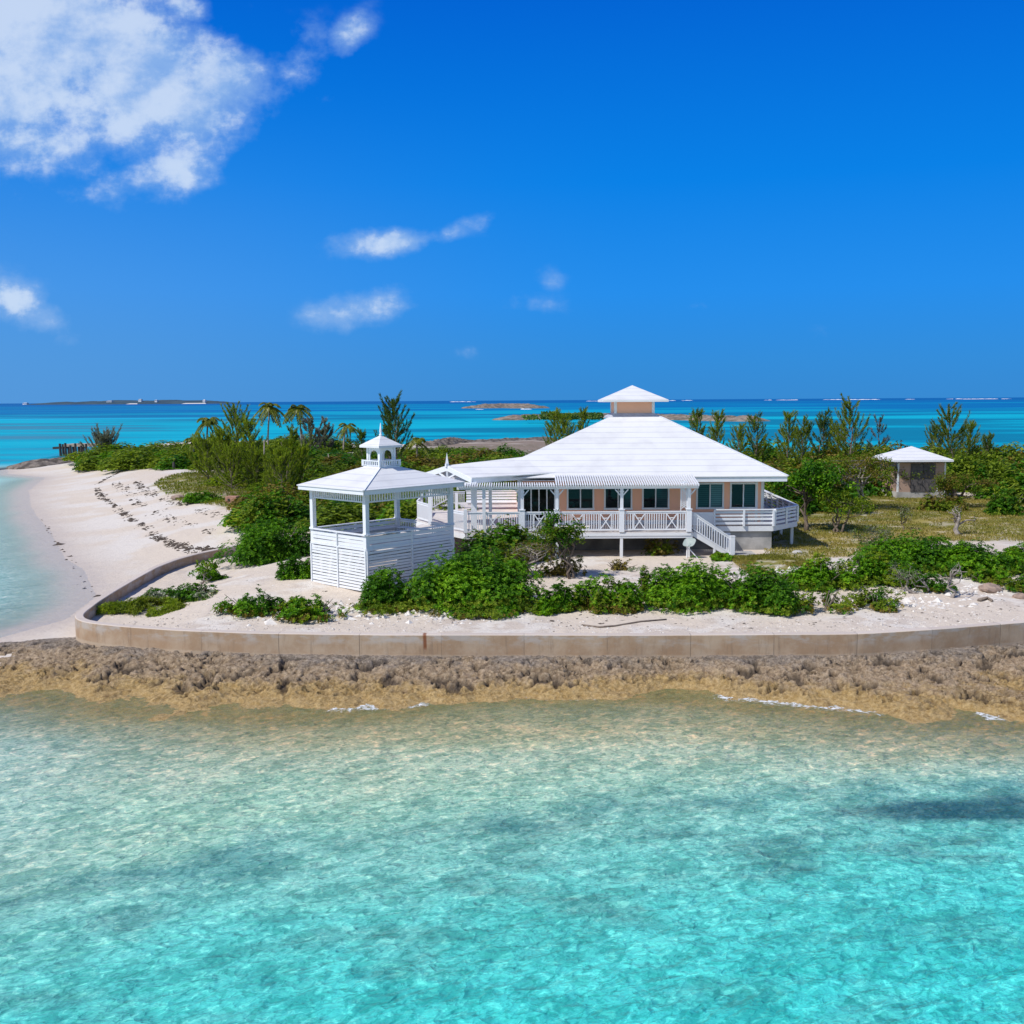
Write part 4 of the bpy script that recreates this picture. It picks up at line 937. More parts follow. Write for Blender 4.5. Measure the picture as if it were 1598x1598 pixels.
# back side: half panel and the gate towards the house
p, q = P4[2], P4[3]; d = (q - p).normalized()
picket_rail(MB(), (p.x, p.y), (p + d * 1.4).to_2d()[:], ZS - 0.12, 0.72).build("guard_panel", M['white'], gz); picket_rail(MB(), (p + d * 2.5).to_2d()[:], (q.x, q.y), ZS - 0.12, 0.72).build("guard_panel", M['white'], gz)
b = MB(); b.bar(p + up * 2.6, q + up * 2.6, 0.05, 1.7); b.build("skirt_boards", M['white'], gz)
b = MB(); b.prism([(gp(a, c, 0) + (gC - gp(a, c, 0)) * 0.03).to_2d()[:] for a, c in corners], ZS - 0.2, ZS - 0.14); b.build("floor", M['deck'], gz)
b = MB()
for (a0, a1, c0, c1) in ((GL_ - 0.55, GL_ - 0.1, 0.3, GW - 0.3), (0.3, GL_ - 0.6, GW - 0.55, GW - 0.15)):
    Pq = [gp(a, c, 0).to_2d()[:] for a, c in ((a0, c0), (a1, c0), (a1, c1), (a0, c1))]; b.prism(Pq, ZS + 0.24, ZS + 0.29)
b.build("bench", M['white'], gz)
# roof: hipped to a small flat where the cupola sits
OV = 0.42; tC = gp(GL_ / 2 - 0.12, GW / 2 - 0.12, 0); rs = 0.62; RZ = 6.98
b = MB(); e = [gp(a, c, ZE) for a, c in ((-OV, -OV), (GL_ + OV, -OV), (GL_ + OV, GW + OV), (-OV, GW + OV))]
tp = [tC + ux * i * rs + uy * j * rs + up * RZ for i, j in ((-1, -1), (1, -1), (1, 1), (-1, 1))]
for i in range(4): b.poly([e[i], tp[i], tp[(i + 1) % 4], e[(i + 1) % 4]]); b.poly([e[i] - up * 0.035, e[i], e[(i + 1) % 4], e[(i + 1) % 4] - up * 0.035])
b.poly(tp); b.poly([v - up * 0.035 for v in e])
groof = b.build("roof", M['roof_small'], gz)
b = MB()
for i in range(4):
    p, q = e[i], e[(i + 1) % 4]; ins = (gC - (p + q) / 2); ins.z = 0; ins.normalize(); dd = (q - p).normalized() * 0.04
    b.bar(p + ins * 0.06 + dd - up * 0.125, q + ins * 0.06 - dd - up * 0.125, 0.04, 0.175)
b.build("fascia", M['white'], groof)
b = MB(); b.bar(e[0] + up * .01, tp[0] + up * .01, 0.1, 0.025); b.build("hip_cap", M['white'], groof)
cu = MB(); cb = 0.60
def cq(i, j, z): v = tC + ux * i + uy * j; return Vector((v.x, v.y, z))
cu.prism([cq(i * cb, j * cb, 0).to_2d()[:] for i, j in ((-1, -1), (1, -1), (1, 1), (-1, 1))], RZ - 0.05, RZ + 0.05)
cw = 0.42
for i in (-1, 1):
    for j in (-1, 1): p = cq(i * cw, j * cw, 0); cu.post(p.x, p.y, RZ + 0.05, 7.92, 0.11, GA)
# arched heads between the posts
for (p, q) in ((cq(-cw, -cw, 0), cq(cw, -cw, 0)), (cq(cw, -cw, 0), cq(cw, cw, 0)), (cq(cw, cw, 0), cq(-cw, cw, 0)), (cq(-cw, cw, 0), cq(-cw, -cw, 0))):
    d = (q - p).normalized(); L = (q - p).length; n = 10; hw = L / 2 - 0.13; o = d.cross(up).normalized() * 0.02
    for k in range(n):
        t0 = -hw + 2 * hw * k / n; t1 = -hw + 2 * hw * (k + 1) / n; mp = (p + q) / 2
        z0 = 7.52 + math.sqrt(max(0, 1 - (t0 / hw) ** 2)) * 0.24; z1 = 7.52 + math.sqrt(max(0, 1 - (t1 / hw) ** 2)) * 0.24
        cu.hexa([mp + d * t0 - o + up * z0, mp + d * t1 - o + up * z1, mp + d * t1 + o + up * z1, mp + d * t0 + o + up * z0, mp + d * t0 - o + up * 7.92, mp + d * t1 - o + up * 7.92, mp + d * t1 + o + up * 7.92, mp + d * t0 + o + up * 7.92])
    for s in (-1, 1):
        c0 = (p + q) / 2 + d * s * (hw + 0.035); cu.bar(c0 + up * (RZ + 0.05), c0 + up * 7.92, 0.07, 0.04, d.cross(up))
gcup = cu.build("cupola", M['white'], gz)
b = MB()
for (i0, j0, i1, j1) in ((-1, -1, 1, -1), (1, -1, 1, 1), (1, 1, -1, 1), (-1, 1, -1, -1)):
    p, q = cq(i0 * cb, j0 * cb, 0), cq(i1 * cb, j1 * cb, 0); b.bar(p + up * 7.28, q + up * 7.28, 0.06, 0.045); b.bar(p + up * 7.07, q + up * 7.07, 0.04, 0.03)
    n = 9
    for k in range(n): c = p + (q - p) * ((k + 0.5) / n); b.bar(c + up * 7.085, c + up * 7.258, 0.045, 0.03, (q - p).cross(up).normalized())
    b.post(p.x, p.y, RZ + 0.05, 7.32, 0.08, GA)
b.build("cupola_railing", M['white'], gcup)
pyramid_roof(tC.x, tC.y, 0.70, 0.70, 7.98, 8.44, 0.10, GA).build("cupola_roof", M['roof_small'], gcup)
b = MB(); N_ = 8
prof = [(0.075, 8.36), (0.075, 8.48), (0.04, 8.52), (0.065, 8.60), (0.05, 8.7), (0.008, 9.0)]
b.tube([(tC.x, tC.y, z) for r, z in prof], [r for r, z in prof], 8); b.build("finial", M['white'], gcup, True)

# ------------------------------------------------------------------ shed at the right
shx0, shx1, shy, shy1 = PY(1400, 770, 83.5)[0], PY(1474, 770, 83.5)[0], 83.5, 87.6
shed = thing("shed", ((shx0 + shx1) / 2, 85.4, 1.8), "small salmon shed with white hip roof and dark slatted double doors behind the lawn", "shed")
zt = 4.85
b = MB(); b.box(shx0, shx1, shy, shy1, 2.35, zt - 0.1).build("wall", M['shed'], shed)
b = MB(); b.box(shx0 - 0.04, shx1 + 0.04, shy - 0.04, shy1 + 0.04, 1.3, 2.345).build("plinth", M['concrete'], shed)
b = MB(); b.box(shx0 - 0.03, shx0 + 0.1, shy - 0.03, shy + .1, 2.35, zt - 0.1); b.box(shx1 - 0.1, shx1 + 0.03, shy - 0.03, shy + .1, 2.35, zt - 0.1)
b.box(shx1 - 0.72, shx1 - 0.6, shy - 0.03, shy - 0.004, 2.35, 2.9); b.build("corner_trim", M['trim'], shed)
dx0, dx1 = PY(1420, 770, 83.5)[0], PY(1458, 770, 83.5)[0]
for (a, c) in ((dx0, (dx0 + dx1) / 2 - 0.01), ((dx0 + dx1) / 2 + 0.01, dx1)):
    b = MB(); b.box(a, c, shy - 0.05, shy - 0.004, 2.36, zt - 0.16); n = 9
    for k in range(n):
        x = a + (c - a) * (k + 0.5) / n; b.box(x - 0.045, x + 0.045, shy - 0.085, shy - 0.051, 2.37, zt - 0.18)
    b.build("door", M['shutter'], shed)
scx, scy = (PY(1385, 720, 84)[0] + PY(1480, 720, 84)[0]) / 2, 85.5
pyramid_roof(scx, scy, 2.42, 2.7, 5.0, 6.0, 0.16).build("roof", M['roof_small'], shed)
x, y, _ = PZ(1374, 771, 1.8)
o = MB().box(x - 0.55, x + 0.5, y, y + 0.9, 1.6, 2.72); o.box(x - 0.6, x + 0.55, y - 0.05, y + 0.95, 2.722, 2.80)
tag(o.build("rusty_tank", M['rust']), "orange rusty box tank standing left of the small shed", "tank")
x, y, _ = PZ(361, 785, 1.62); bb = thing("stone_block", (x, y, 1.5), "square pinkish concrete block with a small hole on the upper beach", "block")
b = MB(); b.prism([(x - 0.5, y), (x + 0.42, y - 0.08), (x + 0.5, y + 0.75), (x - 0.44, y + 0.8)], 1.4, 2.16); b.build("block", M['terracotta'], bb)
b = MB(); b.box(x - 0.28, x - 0.12, y - 0.075, y + 0.05, 1.8, 1.98); b.build("opening", M['pile'], bb)  # solid dark box, its colour standing in for the shade inside the hole
#PART4

# ------------------------------------------------------------------ foliage builders
def unit(v): return v / np.maximum(np.linalg.norm(v, axis=1, keepdims=True), 1e-9)
def leaf_quads(C, N, length, width, rng, droop=0.0, along=None, curl=0.15):
    """one four-cornered leaf per centre: C positions, N leaf normals; 'along' = direction of the midrib (random when None)"""
    n = len(C); N = unit(N)
    if along is None:
        r = rng.normal(size=(n, 3)); t = unit(r - N * np.sum(r * N, 1, keepdims=True))
    else: t = unit(along)
    s = unit(np.cross(N, t)); L = length * rng.uniform(0.65, 1.3, (n, 1)); W = width * rng.uniform(0.7, 1.25, (n, 1))
    a = C - t * L * 0.5; b = C + s * W * 0.5 + t * L * 0.12; c = C + t * L * 0.5 - N * L * curl; d = C - s * W * 0.5 + t * L * 0.12
    c[:, 2] -= (L * droop)[:, 0]
    V = np.stack([a, b, c, d], 1).reshape(-1, 3); Q = np.arange(n * 4).reshape(n, 4)
    return V, Q
def leaf_object(name, V, Q, m, parent=None, midx=None, mats=None):
    off = BASE[parent] if parent is not None else np.zeros(3)
    me = quad_mesh(name, V - off, Q, mats or [m], False, midx); return link(name, me, parent)

def lobes(rng, a, b, h, k, flat=0.5):
    """k overlapping domes filling an a x b footprint (half-axes) up to height h"""
    out = []
    for i in range(k):
        th = rng.uniform(0, 2 * math.pi); r = math.sqrt(rng.uniform(0, 1)) * 0.78
        x, y = a * r * math.cos(th), b * r * math.sin(th)
        hh = h * (1 - 0.55 * r * r) * rng.uniform(0.72, 1.05); rad = min(max(a, b) * rng.uniform(0.25, 0.42), max(hh, 0.3) * 1.25)
        out.append((x, y, hh, rad))
    return out
def bush_points(rng, a, b, h, n, k=None, edge=1.0, inner=0.2):
    """points over many overlapping leafy domes that all reach the ground"""
    k = k or int(9 + 4 * a * b); R0 = math.sqrt(a * b); LB = []
    for i in range(k):
        th = rng.uniform(0, 2 * math.pi); r = math.sqrt(rng.uniform(0, 1)) * 0.80
        LB.append((a * r * math.cos(th), b * r * math.sin(th), h * (1 - 0.5 * r ** 2.2) * rng.uniform(0.55, 1.05), R0 * rng.uniform(0.24, 0.44)))
    LB.append((0, 0, h, R0 * 0.5))
    A = np.array(LB); w = A[:, 3] * (A[:, 3] + A[:, 2]); A = A[rng.choice(len(LB), n, p=w / w.sum())]
    ct = np.where(rng.uniform(size=n) < 0.12, rng.uniform(-0.05, 0.2, n), rng.uniform(0.0, 1.0, n)); ph = rng.uniform(0, 2 * math.pi, n); st = np.sqrt(np.maximum(0, 1 - ct ** 2))
    dirs = np.stack([st * np.cos(ph), st * np.sin(ph), ct], 1)
    rr = np.where(rng.uniform(size=n) < inner, rng.uniform(0.4, 0.9, n), rng.uniform(0.88, 1.06, n))
    lump = 1 + 0.17 * np.sin(dirs[:, 0] * 7 + A[:, 0] * 3) * np.sin(dirs[:, 1] * 8 + A[:, 1] * 3) * np.sin(dirs[:, 2] * 6 + 1)
    q = (rr * lump)[:, None]
    P = np.stack([A[:, 0] + dirs[:, 0] * A[:, 3] * q[:, 0], A[:, 1] + dirs[:, 1] * A[:, 3] * q[:, 0], dirs[:, 2] * A[:, 2] * q[:, 0]], 1)
    P[:, 2] = np.maximum(P[:, 2], 0.04 + rng.uniform(0, 0.1, n))
    return P, dirs
def rosettes(P, D, length, width, rng, up_, m=6):
    """every point becomes a whorl of m leaves opening away from the bush"""
    n = len(P); ax = unit(D + rng.normal(size=(n, 3)) * 0.28 + np.array([0, 0, up_])); r = rng.normal(size=(n, 3)); e1 = unit(r - ax * np.sum(r * ax, 1, keepdims=True)); e2 = np.cross(ax, e1); C, A, N = [], [], []
    for i in range(m):
        t = 2 * math.pi * i / m + rng.uniform(-0.3, 0.3, (n, 1)); rad = e1 * np.cos(t) + e2 * np.sin(t); al = unit(rad + ax * rng.uniform(0.15, 0.9, (n, 1))); C.append(P + al * length * 0.5); A.append(al); N.append(unit(ax - rad * 0.35))
    C, A, N = (np.stack(q, 1).reshape(-1, 3) for q in (C, A, N))
    return leaf_quads(C, N, length, width, rng, along=A, curl=0.12)
def stems(rng, a, b, h, n, r=0.02):
    mb = MB()
    for i in range(n):
        th = rng.uniform(0, 2 * math.pi); q = rng.uniform(0.2, 0.8); ex, ey = a * q * math.cos(th), b * q * math.sin(th); hz = h * rng.uniform(0.5, 0.85)
        mb.tube([(ex * 0.25, ey * 0.25, -0.1), (ex * 0.6, ey * 0.6, hz * 0.5), (ex, ey, hz)], [r * 1.3, r, r * 0.5], 5)
    return mb
SEED = [100]
def bush(name, x, y, a, b, h, mats, label, cat="bush", group=None, leaf=(0.13, 0.062), dens=420, up_=0.55, z=None, rot=0.0, mixw=None, nst=6, inner=0.25, spread=1.0, ragged=0.0):
    SEED[0] += 1; rng = np.random.default_rng(SEED[0]); z = ground_at(x, y) if z is None else z
    n = int(min(70000, 2.6 * dens * (a * b * 3.14 + (a + b) * 1.6 * h) * (0.13 * 0.062) / (leaf[0] * leaf[1])))
    P, D = bush_points(rng, a, b, h, n, inner=inner)
    if ragged:                                # open, thinning growth: drop leaves in patches
        keep = fbm(P[:, 0] * 1.4 + 50 + SEED[0], P[:, 1] * 1.4 + P[:, 2] * 1.2, 3, SEED[0]) > ragged * rng.uniform(0.85, 1.15, n); P, D = P[keep], D[keep]; n = len(P)
    m_ = 6; P, D = P[::m_], D[::m_]; n = len(P)
    V, Q = rosettes(P, D * spread, leaf[0], leaf[1], rng, up_, m_)
    c, s = math.cos(rot), math.sin(rot); V = np.stack([V[:, 0] * c - V[:, 1] * s + x, V[:, 0] * s + V[:, 1] * c + y, V[:, 2] + z], 1)
    t = thing(name, (x, y, z), label, cat, group)
    midx = None
    if len(mats) > 1:
        f = fbm(P[:, 0] * 1.1 + 9, P[:, 1] * 1.1 + P[:, 2], 3, SEED[0] + 7) + rng.normal(size=n) * 0.06
        th = mixw or 0.56; midx = (f > th).astype(int)
        if len(mats) > 2: midx = np.where(P[:, 2] < 0.22 * h + rng.normal(size=n) * 0.08, np.where(rng.uniform(size=n) < 0.6, 2, midx), midx)
        midx = np.repeat(midx, m_)
    leaf_object("foliage", V, Q, mats[0], t, midx, mats)
    if nst:
        mb = stems(rng, a, b, h, nst); mb.v = [(vx * c - vy * s + x, vx * s + vy * c + y, vz + z) for vx, vy, vz in mb.v]; mb.build("stem", M['twig'], t)
    return t
def px_bush(name, x0, x1, ytop, ybase, mats, label, depth=0.55, **kw):
    """size and place of a bush from where it stands on the ground"""
    xc = (x0 + x1) / 2; zg = 1.45
    for _ in range(3):
        p = PZ(xc, ybase, zg); zg = ground_at(p[0], p[1])
    w = (x1 - x0) / F * p[1] / 1.0; a = w / 2; b = max(0.4, min(a * depth * 1.35, 3.6)); a *= 1.22; yc = p[1] + b * 0.95
    ztop = PY(xc, ytop + 3, yc + b * 0.35)[2]; h = max(0.25, ztop - zg)
    return bush(name, p[0] * yc / p[1], yc, a, b, h, mats, label, **kw)

LF, LD, OL, YL, BR, SV, MT = M['leaf'], M['leaf2'], M['olive'], M['yellow'], M['brown'], M['silver'], M['mat']
# front row, along the sand behind the sea wall
px_bush("low_shrub", 165, 300, 925, 962, [MT, YL], "flat yellow-green mat of groundcover in the sand behind the wall's left bend", cat="groundcover", leaf=(0.11, 0.035), dens=420, up_=0.3, nst=0, spread=0.6, ragged=0.42)
px_bush("low_shrub", 236, 356, 905, 940, [LD, SV, OL], "low shrub with pale leaf tips just behind the yellow-green mat", mixw=0.5, dens=300, nst=3, ragged=0.44)
px_bush("beach_bush", 345, 450, 914, 966, [LF, LD, BR], "low spreading green bush, left of a yellower one, below the gazebo's left face", dens=380, ragged=0.4)
px_bush("beach_bush", 430, 545, 922, 972, [LF, YL, BR], "low yellowish bush on the sand below the gazebo's left corner", dens=360, ragged=0.43)
px_bush("beach_bush", 562, 660, 880, 952, [LD, LF, OL], "rounded dark green bush touching the gazebo's front corner", dens=460)
px_bush("beach_bush", 640, 840, 850, 962, [LF, LD, OL], "broad bright green mound right in front of the gazebo's shaded side", depth=0.75, dens=460)
px_bush("low_shrub", 545, 690, 935, 964, [OL, LF, BR], "thin trailing shrub with white sand showing through, below the gazebo's front bushes", dens=200, nst=3, ragged=0.46)
px_bush("low_shrub", 834, 866, 932, 963, [LF, OL], "tiny solitary green shrub on the sand left of the middle hedge", nst=2)
px_bush("beach_bush", 846, 905, 902, 958, [LF, LD, OL], "small upright green bush at the left end of the middle hedge")
px_bush("beach_bush", 890, 1000, 890, 958, [LF, OL, BR], "green bush with a bare twiggy base below the porch's middle post")
px_bush("low_shrub", 992, 1018, 878, 940, [OL, LD], "thin upright leggy shrub in the gap of the front hedge", dens=240, nst=5, ragged=0.42)
px_bush("beach_bush", 1008, 1150, 868, 958, [LF, LD, OL], "big glossy green bush below the stairs and porch corner", depth=0.7, dens=460)
px_bush("beach_bush", 1120, 1250, 880, 962, [LD, LF, OL], "dark green bush with shaded hollow, right of the big glossy one", depth=0.7, dens=440)
px_bush("beach_bush", 1222, 1330, 864, 926, [LF, YL, OL], "yellow-tinted green bush beside the sandy path to the lawn", depth=0.6)
px_bush("low_shrub", 1236, 1330, 905, 960, [OL, LD, BR], "sparse low scrub over white rubble, nearest the wall's angle", dens=230, ragged=0.47, nst=4)
px_bush("low_shrub", 1318, 1418, 905, 955, [LD, OL, BR], "sparse dark scrub among white stones, left of the bleached snag", dens=240, ragged=0.46, nst=4)
px_bush("beach_bush", 1310, 1420, 855, 918, [LF, YL, OL], "light green bush at the left shoulder of the large mound", depth=0.7)
px_bush("beach_bush", 1350, 1500, 826, 900, [LF, LD, OL], "large bright mounded bush at the lawn's front edge", depth=0.85, dens=430)
px_bush("beach_bush", 1460, 1585, 842, 908, [LF, LD, OL], "large mounded bush behind and right of the bleached snag", depth=0.75, dens=430)
px_bush("beach_bush", 1556, 1640, 842, 884, [LF, YL], "yellow-green bush cut by the photo's right edge, beside the lawn")
px_bush("low_shrub", 1566, 1640, 895, 928, [LD, OL, BR], "low dark shrub on the sand at the photo's far right edge", dens=300, ragged=0.42)
px_bush("low_shrub", 1416, 1484, 892, 926, [LD, OL, BR], "low tangled dark shrub between the two snags", dens=260, ragged=0.42, nst=5)
px_bush("low_shrub", 1500, 1572, 884, 916, [LF, OL, BR], "low green shrub behind the pinkish brown boulder", dens=300, ragged=0.38)
px_bush("low_shrub", 690, 835, 936, 966, [OL, LF, BR], "yellowish creeping shrub along the front foot of the broad mound", dens=260, nst=3, ragged=0.40)
px_bush("low_shrub", 1100, 1142, 858, 876, [LF, YL], "small green tuft under the white staircase", nst=2)
# beside and behind the gazebo
px_bush("beach_bush", 358, 490, 800, 880, [LF, LD, LD], "big rounded green bush left of the gazebo where the sea wall ends", depth=0.8, dens=430)
px_bush("beach_bush", 434, 492, 862, 905, [LF, LD], "small bright bush at the gazebo's left foot")
px_bush("sea_grape", 368, 480, 755, 836, [LD, OL], "dark olive sea grape above the rounded bush left of the gazebo", depth=0.8, dens=330, leaf=(0.18, 0.13), nst=8)
px_bush("scrub_bush", 450, 570, 748, 800, [OL, BR], "olive shrub seen through the gazebo's left opening", depth=0.6, dens=300, leaf=(0.18, 0.09))
px_bush("scrub_bush", 560, 680, 756, 806, [OL, BR, BR], "brownish shrub seen through the gazebo's right opening", depth=0.6, dens=300, leaf=(0.18, 0.09))
px_bush("sea_grape", 716, 860, 806, 884, [LD, OL, BR], "dense rounded sea grape growing up to the porch railing by the gazebo", depth=0.55, dens=380, leaf=(0.16, 0.12), nst=10)
px_bush("scrub_bush", 735, 830, 840, 905, [OL, SV, BR], "twiggy grey-green bush under the rounded sea grape", depth=0.5, dens=230, leaf=(0.14, 0.07), nst=14, ragged=0.42)
px_bush("scrub_bush", 836, 912, 852, 902, [BR, OL], "thin brown twiggy bush at the foot of the small dark-topped tree by the porch", dens=170, ragged=0.45, nst=14)
px_bush("low_shrub", 930, 1000, 868, 893, [BR, SV], "scatter of dry low twigs on the sand by the porch's middle post", dens=110, ragged=0.48, nst=12)
px_bush("scrub_bush", 1000, 1064, 828, 868, [BR, OL], "thin brown bush against the porch edge left of the dish", dens=200, ragged=0.45, nst=12)
px_bush("low_shrub", 290, 345, 764, 786, [LF, LD], "low round green bush beside the pinkish block on the beach", leaf=(0.2, 0.1), dens=300)

# ------------------------------------------------------------------ trees with limbs
def limb_tree(name, x, y, H, crown, label, trunk=None, bark='bark', mats=None, leaf=(0.16, 0.09), nleaf=3500, r0=0.09, ntr=1, nlimb=9, lean=(0, 0), seed=0, cat="tree", tufts=0.42, twist=0.25, group=None, bare=0.0):
    """crown = (cx, cy, z0, z1, rx, ry) relative to the foot"""
    SEED[0] += 1; rng = np.random.default_rng(SEED[0] + seed); z = ground_at(x, y); t = thing(name, (x, y, z), label, cat, group)
    cx, cy_, z0, z1, rx, ry = crown; tips = []; mb = MB(); tw = mb
    for k in range(ntr):
        ox, oy = (0, 0) if ntr == 1 else (rng.uniform(-0.22, 0.22), rng.uniform(-0.22, 0.22))
        top = np.array([cx * 0.6 + ox * 3 + lean[0], cy_ * 0.6 + oy * 3 + lean[1], z0 + (z1 - z0) * 0.25]); base = np.array([ox, oy, -0.15]); m_ = []
        for i in range(6):
            f = i / 5; q = base + (top - base) * f; q[:2] += rng.normal(size=2) * twist * math.sin(math.pi * f) * 0.6; m_.append(q)
        R = [r0 * (1.35 - 0.75 * i / 5) for i in range(6)]; R[0] *= 1.3
        mb.tube([(x + q[0], y + q[1], z + q[2]) for q in m_], R, 8)
        for j in range(max(2, nlimb // ntr)):
            th = rng.uniform(0, 6.28); rr = math.sqrt(rng.uniform(0.1, 1)); e = np.array([cx + rx * rr * math.cos(th), cy_ + ry * rr * math.sin(th), z0 + (z1 - z0) * rng.uniform(0.35, 1.0) * (1 - 0.35 * rr * rr)])
            s_ = m_[rng.integers(3, 6)]; mid = (s_ + e) / 2 + rng.normal(size=3) * twist * 0.8; mid2 = (mid + e) / 2 + rng.normal(size=3) * twist * 0.4
            mb.tube([(x + q[0], y + q[1], z + q[2]) for q in (s_, mid, mid2, e)], [r0 * 0.55, r0 * 0.4, r0 * 0.26, r0 * 0.1], 6); tips.append(e)
            for w in range(4):
                e2 = mid2 + (e - mid2) * rng.uniform(0, 1) + rng.normal(size=3) * np.array([rx, ry, (z1 - z0) * 0.5]) * 0.24; tips.append(e2)
                a_ = mid2 + (e - mid2) * rng.uniform(0, 0.6); tw.tube([(x + q[0], y + q[1], z + q[2]) for q in (a_, (a_ + e2) / 2 + rng.normal(size=3) * 0.07, e2)], [r0 * 0.2, r0 * 0.13, r0 * 0.05], 4)
    mb.build("trunk", M[bark], t, True);
    if mats and nleaf:
        tp_ = np.array(tips); k = rng.integers(0, len(tp_), nleaf); sp = tufts * (0.6 + 0.8 * rng.uniform(size=len(tp_)))[k]
        off = rng.normal(size=(nleaf, 3)); off = unit(off) * (rng.uniform(0, 1, (nleaf, 1)) ** 0.45) * sp[:, None] * np.array([1, 1, 0.75]); P = tp_[k] + off
        N = off / tufts + rng.normal(size=(nleaf, 3)) * 0.5 + np.array([0, 0, 0.5]); V, Q = leaf_quads(P, N, leaf[0], leaf[1], rng)
        midx = None
        if len(mats) > 1: midx = ((rng.uniform(size=len(tp_)) < 0.4)[k]).astype(int)
        leaf_object("crown", V + np.array([x, y, z]), Q, mats[0], t, midx, mats)
    return t
def foot(px, py, z=1.8):
    p = PZ(px, py, z); z = ground_at(p[0], p[1]); p = PZ(px, py, z); return p[0], p[1]
def sc(y): return y / F            # metres per photo pixel at distance y

x, y = foot(816, 903); k = sc(y)
limb_tree("scrub_tree", x, y, 2.2, (0.3, 0.2, 0.9, 66 * k, 42 * k, 0.9), "leafless-looking grey tree with pale trunk on the sand in front of the sea grape", bark='palebark', mats=[BR, OL], leaf=(0.09, 0.035), nleaf=1100, r0=0.06, nlimb=14, ntr=2)
x, y = foot(891, 903); k = sc(y)
limb_tree("scrub_tree", x, y, 2.9, (-0.6, 0.3, 1.35, 112 * k, 38 * k, 0.9), "small thin-stemmed tree with a dark leafy top in front of the porch railing", mats=[LD, OL], leaf=(0.15, 0.08), nleaf=2600, r0=0.05, nlimb=12, ntr=3, tufts=0.36)
x, y = foot(1259, 828); k = sc(y)
limb_tree("sea_grape_tree", x, y, 4.3, (-0.1, 0.2, 40 * k, 110 * k, 46 * k, 1.8), "round-headed bright green sea grape tree just right of the house", mats=[LD, LF], leaf=(0.20, 0.15), nleaf=5200, r0=0.085, nlimb=16, tufts=0.55, ntr=2)
x, y = foot(1305, 832); k = sc(y)
limb_tree("scrub_tree", x, y, 3, (0.2, 0.2, 28 * k, 74 * k, 36 * k, 1.3), "small multi-stemmed tree with a thin yellow-green head on the lawn", mats=[OL, YL], leaf=(0.13, 0.07), nleaf=2300, r0=0.06, nlimb=12, ntr=4, tufts=0.36)
x, y = foot(1350, 797); k = sc(y)
limb_tree("gnarled_tree", x, y, 4.4, (-0.6, 0.6, 36 * k, 92 * k, 66 * k, 2.4), "wide gnarled tree with twisted pale trunks and brownish olive crown behind the lawn", bark='palebark', mats=[BR, OL], leaf=(0.17, 0.08), nleaf=6500, r0=0.13, nlimb=20, ntr=3, tufts=0.62, twist=0.45)
x, y = foot(1402, 777); k = sc(y)
limb_tree("gnarled_tree", x, y, 3.5, (0.7, 0.2, 30 * k, 58 * k, 42 * k, 1.5), "slim forked tree with thin brown crown right in front of the shed", mats=[BR, OL], leaf=(0.17, 0.08), nleaf=1500, r0=0.13, nlimb=10, ntr=1, tufts=0.42, twist=0.4)
x, y = foot(1494, 835); k = sc(y)
limb_tree("dead_tree", x, y, 2.2, (0.2, 0.1, 20 * k, 50 * k, 26 * k, 0.8), "thick pale dead trunk with stubby bare limbs alone on the right lawn", bark='palebark', mats=[OL, BR], leaf=(0.12, 0.05), nleaf=350, r0=0.13, nlimb=7, ntr=1, tufts=0.3, twist=0.2)
x, y = foot(1410, 828); k = sc(y)
limb_tree("scrub_tree", x, y, 1.4, (0.1, 0.1, 12 * k, 40 * k, 11 * k, 0.35), "spindly waist-high shrub alone in the middle of the lawn", mats=[SV, OL], leaf=(0.12, 0.05), nleaf=320, r0=0.04, nlimb=6, tufts=0.22)
x, y = foot(1358, 862); k = sc(y)
limb_tree("scrub_tree", x, y, 1.4, (0.2, 0.2, 10 * k, 44 * k, 34 * k, 0.8), "thin grey-green shrub at the lawn's front corner above the large mound", mats=[OL, SV], leaf=(0.12, 0.05), nleaf=1100, r0=0.04, nlimb=12, tufts=0.3)
x, y = foot(1486, 934); k = sc(y)
limb_tree("snag", x, y, 1.8, (0.0, 0.3, 20 * k, 66 * k, 28 * k, 0.5), "bleached crooked snag rising from the sand in front of the large mound", bark='palebark', nleaf=0, r0=0.075, nlimb=6, ntr=1, twist=0.3, cat="dead tree")
x, y = foot(1440, 930); k = sc(y)
limb_tree("snag", x, y, 1.2, (-0.7, 0.3, 14 * k, 48 * k, 22 * k, 0.5), "grey leaning snag with silver leaf tufts left of the taller bleached one", bark='palebark', mats=[SV], leaf=(0.1, 0.04), nleaf=320, r0=0.05, nlimb=7, ntr=2, cat="dead tree", tufts=0.25)
x, y = foot(1500, 792); k = sc(y)
limb_tree("scrub_tree", x, y, 3, (0.1, 0.4, 12 * k, 60 * k, 38 * k, 1.6), "bushy olive tree right of the small shed at the lawn edge", mats=[OL, BR], leaf=(0.17, 0.08), nleaf=3600, r0=0.09, nlimb=14, ntr=3, tufts=0.5)
px_bush("scrub_bush", 1542, 1598, 756, 806, [LD, OL], "rounded grey-green bush at the right end of the lawn", depth=0.8, leaf=(0.18, 0.09), dens=330)
px_bush("scrub_bush", 1440, 1500, 764, 800, [OL, BR], "low olive bush between the shed and the dead trunk", depth=0.7, leaf=(0.18, 0.09), dens=260)
x, y = foot(318, 906); k = sc(y)
limb_tree("sapling", x, y, 1.2, (0.0, 0.3, 4 * k, 46 * k, 26 * k, 0.5), "crooked little sapling on the sand inside the wall's left bend", bark='palebark', mats=[LF, OL], leaf=(0.16, 0.09), nleaf=520, r0=0.035, nlimb=7, ntr=2, tufts=0.24)
px_bush("low_shrub", 312, 354, 885, 906, [LD, LF], "dark green tuft at the foot of the crooked sapling", nst=2)

